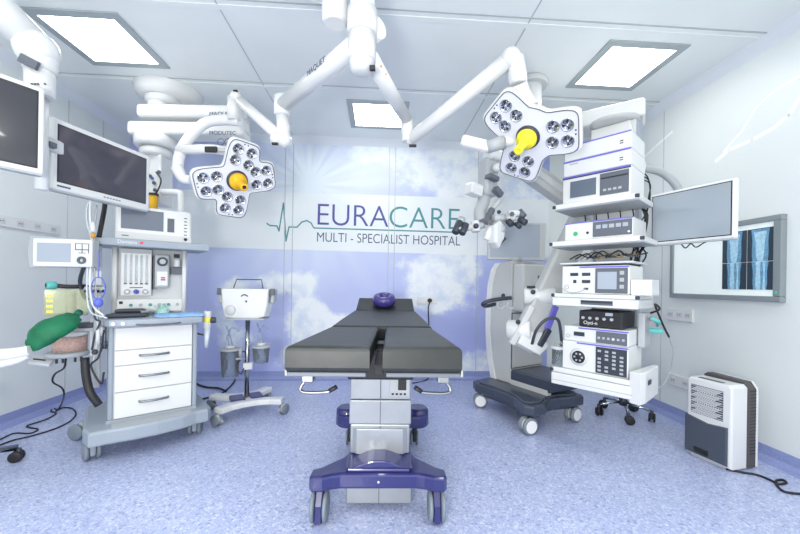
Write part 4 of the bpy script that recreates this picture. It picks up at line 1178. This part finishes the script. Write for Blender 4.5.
g.use(WHITE2).tube([lc(500, 200, 2.9), lc(493, 208, 2.86), lc(488, 218, 2.82)], .022, seg=10)
g.obj('optics_carrier', t)
g = G(WHITE2).prism([(-.04, -.09), (.01, -.13), (.07, -.05), (.08, .04), (.02, .08), (-.04, .04)], .09, facing(lc(490, 232, 2.73), (1, .1, 0), (0, 0, 1)), bev=.02)
g.use(MGREY).box(lc(489, 216, 2.74), (.05, .05, .15), rot=(0, .5, 0), bev=.02)
g.use(DGREY).cyl(lc(490, 222, 2.70), lc(490, 222, 2.66), .02, seg=14).cyl(lc(499, 241, 2.74), lc(504, 236, 2.72), .03, seg=16).sph(lc(499, 212, 2.75), .016, seg=8)
g.use(LGREY).cyl(lc(496, 232, 2.70), lc(503, 228, 2.70), .035, seg=16).cyl(lc(493, 218, 2.70), lc(505, 218, 2.72), .028, seg=16)
g.use(WHITE).cyl(lc(486, 240, 2.70), lc(491, 228, 2.70), .026, seg=14)
g.obj('optics_body', t)
g = G(WHITE2).cyl(lc(484, 225, 2.75), lc(466, 228, 2.73), .026, seg=14).cyl(lc(475, 221, 2.73), lc(476, 232, 2.72), .034, seg=16, bev=.006)
g.use(DGREY).cyl(lc(460, 222, 2.72), lc(455, 233, 2.68), .032, .028, seg=16, bev=.004).cyl(lc(466, 224, 2.7), lc(462, 234, 2.66), .026, seg=14, bev=.004).sph(lc(476, 226, 2.69), .022, seg=10)
g.use(LGREY).cyl(lc(462, 219, 2.74), lc(460, 223, 2.72), .03, seg=14).cyl(lc(467, 227, 2.70), lc(458, 229, 2.68), .014, seg=10)
g.obj('left_eyepieces', t)
g = G(WHITE2).cyl(lc(495, 222, 2.75), lc(515, 217, 2.73), .028, seg=14).cyl(lc(508, 214, 2.74), lc(520, 213, 2.73), .03, seg=16, bev=.006)
g.use(DGREY).cyl(lc(519, 219, 2.72), lc(526, 223, 2.68), .026, seg=14, bev=.004).cyl(lc(508, 221, 2.71), lc(512, 225, 2.68), .026, seg=14, bev=.004).cyl(lc(516, 224, 2.7), lc(520, 227, 2.66), .018, seg=12)
g.use(MGREY).cyl(lc(519, 211, 2.73), lc(524, 217, 2.71), .026, seg=14).sph(lc(512, 214, 2.69), .018, seg=8)
g.obj('right_eyepieces', t)
dd = b - a
ms = thing('microscope_screen', 'grey screen in pale frame standing on the microscope cabinet behind the eyepieces', 'monitor', MWm @ V((.12, .27, 1.4405)), .04)
g = G(mat('microscope_grey', (.50, .52, .52), .4)).b2((-.28, -.10, .012), (.29, -.05, .38), bev=.008); g.use(LGREY).cyl((0, -.07, 0), (0, -.07, .04), .06, seg=20)
g.obj('housing', ms)
G(SCRL).b2((-.26, -.1025, .035), (.23, -.0995, .36)).obj('screen', ms)

# =====================================================================  SUCTION TROLLEY
t = thing('suction_trolley', 'small white trolley on a steel pole with H-shaped base, left of the operating table', 'medical trolley', (-1.39, 3.26, 0), math.radians(33))
I = inv(t)
g = G(WHITE)
def arm_(g, pts, w, z0, z1):
    L = []; R = []
    for i, p in enumerate(pts):
        p = V(p); a = V(pts[max(i - 1, 0)]); b = V(pts[min(i + 1, len(pts) - 1)]); d = (b - a).normalized(); nrm = V((-d.y, d.x))
        L.append(p + nrm * w / 2); R.append(p - nrm * w / 2)
    return g.prism([(q.x, q.y) for q in L + R[::-1]], z1 - z0, Matrix.Translation((0, 0, z0)), bev=.012)
arm_(g, [(-.26, -.21), (-.17, -.15), (-.06, -.12), (.06, -.12), (.17, -.15), (.27, -.21)], .095, .10, .150)
arm_(g, [(-.26, .23), (-.15, .14), (-.05, .10), (.05, .10), (.15, .14), (.24, .23)], .095, .10, .150)
g.b2((-.07, -.12, .105), (.07, .12, .143), bev=.006)
g.use(PURP).b2((-.14, -.10, .118), (-.025, .07, .160), bev=.008).b2((.025, -.10, .118), (.13, .07, .160), bev=.008)
g.use(DGREY).sph((-.01, -.159, .125), .006, seg=8).sph((.02, -.159, .125), .006, seg=8)
g.obj('base', t)
for x, y, a in ((-.26, -.215, .5), (.27, -.215, -.9), (-.26, .235, .4), (.24, .235, .7)):
    caster(t, x, y, .047, .016, a, .10, WHEELG, LGREY, .018, brake=True)
G(CHROME).cyl((0, 0, .14), (0, 0, .87), .021, seg=22).obj('pole', t)
g = G(WHITE).b2((-.04, -.035, .40), (.04, .03, .46), bev=.006); g.use(DGREY)
g.tube([(-.03, -.03, .42), (-.06, -.04, .37), (-.09, -.02, .44), (-.05, 0, .50)], .006).tube([(.02, .02, .50), (-.03, .02, .56), (-.08, .02, .52)], .006)
g.use(LGREY).cyl((-.06, .0, .52), (-.06, .0, .60), .016, seg=10)
g.obj('clamp', t)
MH2 = Matrix.Rotation(math.radians(-27), 4, 'Z')
hd = G(WHITE).prism([(-.17, .0), (-.10, -.015), (.11, -.015), (.17, .0), (.195, .10), (.205, .25), (-.205, .25), (-.195, .10)], .20, MH2 @ facing((0, .10, .885), (1, 0, 0), (0, 0, 1)), bev=.018, seg=3)
hd.use(LGREY).b2((-.17, -.09, .855), (.17, .10, .872), bev=.004, M=MH2)
hd = hd.obj('pump_housing', t)
M2 = MH2 @ facing((0, -.102, .885), (1, 0, 0), (0, 0, 1))
g = G(WHITE2).lathe([(0, 0), (.045, 0), (.04, .008), (0, .008)], M2 @ Matrix.Translation((-.12, .06, 0)), 24).obj('round_cap', hd)
g = G(INK_G).tube([M2 @ V((-.03, .185, .002)), M2 @ V((.0, .20, .002)), M2 @ V((.03, .185, .002))], .005, seg=6).cyl(M2 @ V((.015, .14, 0)), M2 @ V((.015, .14, .004)), .009, seg=12)
g.obj('gauge_marks', hd)
for sx in (-1, 1):
    g = G(LGREY).box((sx * .228, 0, 1.07), (.035, .10, .13), rot=(0, sx * .12, 0), bev=.012, M=MH2)
    g.use(MGREY).box((sx * .230, -.055, 1.11), (.04, .03, .06), bev=.006, M=MH2); g.obj('side_holder', t)
g = G(DGREY).tube([(-.13, .0, 1.14), (-.11, .02, 1.22), (.11, .02, 1.22), (.13, .0, 1.14)], .005, sub=1, M=MH2); g.obj('carry_handle', t)
CG = mat('smoky_clear_plastic', (.62, .70, .80), .1, trans=.85, ior=1.2)
def jar(x, y, z, r, h, nm, lab):
    tt = thing(nm, lab, 'jar', t.matrix_basis @ V((0, 0, 0)), 0)
    tt.location = I.inverted() @ V((x, y, z))
    g = G(CG).lathe([(0, 0), (r * .84, 0), (r * .88, .01), (r, h), (r * .96, h), (r * .85, .012), (0, .012)], None, 28); g.obj('jar', tt)
    g = G(LGREY).cyl((0, 0, h), (0, 0, h + .02), r * 1.1, seg=28, bev=.004); g.use(WHITE2).cyl((0, 0, h + .02), (0, 0, h + .045), r * .5, seg=18, bev=.004)
    g.obj('lid', tt)
    g = G(MGREY).b2((-r * .25, -r * 1.0, h * .35), (r * .15, -r * .9, h * .7)); g.obj('scale_label', tt)
    g = G(CG).tube([(-.01, 0, h + .04), (-.03, 0, h + .12), (.0, .02, h + .20), (.06, .03, h + .17)], .008)
    g.tube([(.02, 0, h + .04), (-.02, .0, h + .16), (-.05, .02, h + .22)], .008)
    g.obj('tube', tt)
jar(-.135, .05, .335, .082, .24, 'suction_canister', 'larger smoky clear canister hanging left of the trolley pole')
jar(.11, -.05, .455, .075, .14, 'suction_canister', 'smaller clear canister with white lid hanging right of the trolley pole')
g = G(LGREY).tube([(-.02, 0, .49), (-.07, -.015, .505), (-.10, -.02, .505)], .010, sub=1).tube([(.02, 0, .53), (.05, .03, .535), (.06, .04, .535)], .010, sub=1)
g.obj('canister_bracket', t)

# =====================================================================  DEHUMIDIFIER
a = FL(686, 453); b = FL(731, 473); d = b - a
t = thing('dehumidifier', 'white and dark grey dehumidifier on the floor by the right wall', 'dehumidifier', a, math.atan2(d.y, d.x))
DW = d.length
g = G(WHITE).prism([(0, .0), (DW, .0), (DW, .53), (DW - .02, .55), (.02, .55), (0, .535)], .15, facing((0, .15, .015), (1, 0, 0), (0, 0, 1)), bev=.014, seg=3)
g.use(WHITE2).b2((.02, .02, .0), (DW - .02, .13, .02))
g.use(MGREY).b2((.06, .02, .563), (DW - .07, .05, .569), bev=.002)
g.obj('housing', t)
g = G(LGREY)
for k in range(13):
    g.b2((.03, -.004, .32 + k * .0155), (DW - .05, .001, .326 + k * .0155))
gm = G(WHITE2)
g.use(DGREY).b2((.03, -.0015, .315), (DW - .05, .001, .515))
g.use(WHITE2)
for k in range(15):
    x = .03 + (DW - .08) * k / 14
    x2 = x + .05
    if x2 > DW - .05: continue
    for j in range(5): bar(g, (x, -.004, .318 + j * .039), (x2, -.004, .355 + j * .039), .003, .006, .0)
g.obj('grille', t)
g = G(mat('smoked_tank', (.06, .075, .10), .15, coat=.5)).prism([(-.004, .03), (DW - .02, .03), (DW - .02, .285), (DW * .5, .27), (-.004, .295)], .10, facing((0, .085, 0), (1, 0, 0), (0, 0, 1)), bev=.008)
g.use(BLACK).b2((DW * .22, -.017, .045), (DW * .55, -.012, .085), bev=.003)
g.obj('water_tank', t)
g = G(mat('taupe_plastic', (.075, .07, .075), .5)).prism([(.0, 0), (DW, 0), (DW, .52), (DW - .03, .565), (.02, .575), (0, .56)], .075, facing((0, .235, .012), (1, 0, 0), (0, 0, 1)), bev=.012)
g.use(BLACK)
for k in range(20): g.b2((DW - .001, .17, .10 + k * .022), (DW + .0015, .225, .105 + k * .022))
g.obj('rear_grille', t)
G(WHITE).prism([(.0, 0), (DW, 0), (DW, .52), (DW - .03, .565), (.02, .575), (0, .56)], .02, facing((0, .252, .012), (1, 0, 0), (0, 0, 1)), bev=.005).obj('rear_shell', t)
g = G(DGREY)
for x in (.04, DW - .04): g.cyl((x - .012, .19, .016), (x + .012, .19, .016), .016, seg=12)
g.obj('foot_wheel', t)

# =====================================================================  RIGHT WALL THINGS
def wallthing(name, label, cat, u, v, z, side, group=None):
    return thing(name, label, cat, R2W(u, v, z), TH + (-PI / 2 if side == 'r' else PI / 2 if side == 'l' else 0), group)
# local: x runs left to right as seen, -y out of the wall
va, vb, z0, z1 = 3.16, 2.24, 1.113, 1.715
t = wallthing('xray_viewer', 'long wall-mounted light box with metal frame on the right wall', 'light box', UR, (va + vb) / 2, z0, 'r')
w = va - vb; hh = z1 - z0
g = G(FROST).b2((-w / 2, -.045, 0), (w / 2, 0, .04), bev=.005).b2((-w / 2, -.045, hh - .04), (w / 2, 0, hh), bev=.005).b2((-w / 2, -.045, .04), (-w / 2 + .035, 0, hh - .04), bev=.005).b2((w / 2 - .05, -.045, .04), (w / 2, 0, hh - .04), bev=.005)
g.use(mat('green_lamp', (.0, .5, .2), .4, emit=.4)).b2((w / 2 - .03, -.048, .06), (w / 2 - .02, -.044, .075))
g.obj('frame', t)
G(LBOX).b2((-w / 2 + .035, -.03, .04), (w / 2 - .05, 0, hh - .04)).obj('light_panel', t)
def film(u0, u1, zz0, zz1, lab):
    f = wallthing('xray_film', lab, 'x-ray film', UR - .0325, va - (u0 + u1) / 2, z0 + zz0, 'r', None)
    W_, H_ = u1 - u0, zz1 - zz0
    G(mat('film_dark', (.03, .05, .075), .25)).b2((-W_ / 2, -.002, 0), (W_ / 2, 0, H_)).obj('sheet', f)
    g = G(mat('film_blue', (.14, .33, .50), .35, var=.3, scale=60))
    def shp(cx, w0, w1, a, b, m, y):
        g.use(m); n = 10; L = []; R = []
        for i in range(n + 1):
            q = i / n; ww = w0 + (w1 - w0) * q + .006 * math.sin(q * 7 + cx * 30)
            L.append((cx - ww / 2, a + (b - a) * q)); R.append((cx + ww / 2, a + (b - a) * q))
        g.prism(R[::1] + L[::-1], .0004, facing((0, y, 0), (1, 0, 0), (0, 0, 1)))
    mb_ = mat('film_bone', (.42, .66, .80), .35, var=.2, scale=40)
    return f, W_, H_, shp, g, mb_
for u0, u1, side_ in ((.50, .685, 'left'), (.69, .868, 'right')):
    for zz0, zz1, vert in ((.288, .525, 'upper'), (.085, .285, 'lower')):
        f, W_, H_, shp, g, mb_ = film(u0, u1, zz0, zz1, 'blue-toned leg x-ray film on the light box, %s row, %s column' % (vert, side_))
        if vert == 'upper':
            shp(.0, .10, .12, 0, H_ * .98, g.ms[0], -.0021); shp(0, .035, .085, .0, H_ * .9, mb_, -.0026)
        else:
            shp(.0, .085, .11, 0, H_, g.ms[0], -.0021); shp(-.012, .028, .034, 0, H_, mb_, -.0026); shp(.028, .012, .014, 0, H_, mb_, -.0026)
        g.obj('leg_image', f)
def socket_strip(name, lab, u, va, vb, z0, z1, side, n=3, dark=0):
    w = abs(va - vb)
    t = wallthing(name, lab, 'socket', u, (va + vb) / 2, z0, side)
    G(WHITE).b2((-w / 2, -.018, 0), (w / 2, 0, z1 - z0), bev=.004).obj('cover_plate', t)
    for k in range(n):
        x = -w / 2 + w * (k + .5) / n; z = (z1 - z0) / 2
        g = G(WHITE2 if not dark else MGREY).b2((x - .03, -.021, z - .022), (x + .03, -.0175, z + .022), bev=.003)
        g.use(MGREY if not dark else BLACK).cyl((x - .01, -.021, z), (x - .01, -.0225, z), .005, seg=8).cyl((x + .01, -.021, z), (x + .01, -.0225, z), .005, seg=8)
        g.obj('outlet', t)
    return t
socket_strip('wall_socket', 'white socket strip on the right wall beneath the light box', UR, 3.22, 2.94, .90, 1.015, 'r', 3)
socket_strip('wall_socket', 'white socket strip low on the right wall just above the dehumidifier', UR, 3.20, 2.80, .30, .40, 'r', 3)
socket_strip('wall_socket', 'long white socket strip on the left wall under the big screens', UL, 3.53, 2.78, 1.61, 1.70, 'l', 5)
u0 = WALL(417, 297, 'b'); u1 = WALL(437, 304, 'b')
t = wallthing('wall_socket', 'white socket plate on the sky mural with a black plug, right of the table head', 'socket', (u0.x + u1.x) / 2, VB, u1.z, 'b')
w = u1.x - u0.x
G(WHITE).b2((-w / 2, -.012, 0), (w / 2, 0, .09), bev=.003).obj('cover_plate', t)
pg = thing('power_cable', 'black plug and cable hanging from the socket on the mural wall', 'cable', R2W((u0.x + u1.x) / 2 + .01, VB - .0125, u1.z), TH)
g = G(BLACK).cyl((.02, 0, .045), (.02, -.045, .045), .027, seg=16, bev=.004); g.obj('plug', pg)
G(BLACK).tube([(.02, -.04, .03), (.0, -.045, -.05), (.01, -.04, -.3), (.0, -.04, -.8), (.0, -.05, -.94), (-.2, -.2, -.948)], .008).obj('cord', pg)

# =====================================================================  FLOOR THINGS
def cable(lab, pts, r=.006, m=BLACK, nm='floor_cable'):
    w = [FL(x, y) + V((0, 0, r)) for x, y in pts]
    t = thing(nm, lab, 'cable', w[0] - V((0, 0, r)), 0); J = inv(t)
    G(m).tube([J @ q for q in w], r, seg=8, sub=8).obj('cord', t)
    return t
cable('black cable snaking over the floor at the left edge in a loop towards the machine', [(-30, 452), (0, 440), (14, 434), (30, 434), (38, 430), (29, 428), (28, 426), (46, 420), (56, 414), (51, 412), (53, 409), (58, 410), (64, 408), (72, 409), (76, 414), (71, 421), (56, 429), (30, 437), (10, 442), (-30, 458)], .0055)
w = [P(66, 358, 2.40), P(64, 368, 2.45), P(55, 374, 2.5), P(53, 382, 2.55), P(62, 388, 2.7), P(64, 396, 2.78), FL(60, 407, .02), FL(56, 411, .012)]
t = thing('hanging_cable', 'thin black cable dropping from the absorber to the floor at left', 'cable', (w[-1].x, w[-1].y, 0), 0); J = inv(t)
G(BLACK).tube([J @ q for q in w], .006).obj('cord', t)
cable('black cable pair on the floor between the machine and the small trolley', [(186, 374), (196, 384), (206, 388), (218, 389), (226, 392)], .011)
cable('short black cable on the floor under the small trolley', [(198, 401), (210, 398), (222, 394), (233, 384), (236, 376)], .009)
cable('black cable running from the dehumidifier to the right edge with a small loop', [(726, 470), (740, 473), (757, 476), (770, 481), (778, 485), (786, 484), (783, 481), (776, 482), (779, 489), (790, 494), (830, 497)], .007)
t = thing('stool_leg', 'chrome leg of a wheeled stool with black castor at the lower left edge', 'stool', FL(-60, 463), .0)
t.location = (-2.72, 2.10, 0); J = inv(t)
g = G(CHROME).tube([(0, 0, .12), J @ (FL(18, 460) + V((0, 0, .085)))], .02, seg=10, sub=1); g.cyl((0, 0, .08), (0, 0, .45), .03, seg=16); g.obj('leg', t)
G(DGREY).cyl((0, 0, .45), (0, 0, .50), .16, seg=32, bev=.015).obj('seat', t)
e = J @ FL(19, 461)
for k in range(5):
    a = math.atan2(e.y, e.x) + k * 2 * PI / 5; L_ = V((e.x, e.y)).length
    if k: G(CHROME).tube([(0, 0, .12), (L_ * math.cos(a), L_ * math.sin(a), .085)], .02, seg=10, sub=1).obj('leg', t)
    caster(t, L_ * math.cos(a), L_ * math.sin(a), .035, .022, a + 1.2, .085, BLACK, DGREY, .018)
# pale thin strips on the right wall
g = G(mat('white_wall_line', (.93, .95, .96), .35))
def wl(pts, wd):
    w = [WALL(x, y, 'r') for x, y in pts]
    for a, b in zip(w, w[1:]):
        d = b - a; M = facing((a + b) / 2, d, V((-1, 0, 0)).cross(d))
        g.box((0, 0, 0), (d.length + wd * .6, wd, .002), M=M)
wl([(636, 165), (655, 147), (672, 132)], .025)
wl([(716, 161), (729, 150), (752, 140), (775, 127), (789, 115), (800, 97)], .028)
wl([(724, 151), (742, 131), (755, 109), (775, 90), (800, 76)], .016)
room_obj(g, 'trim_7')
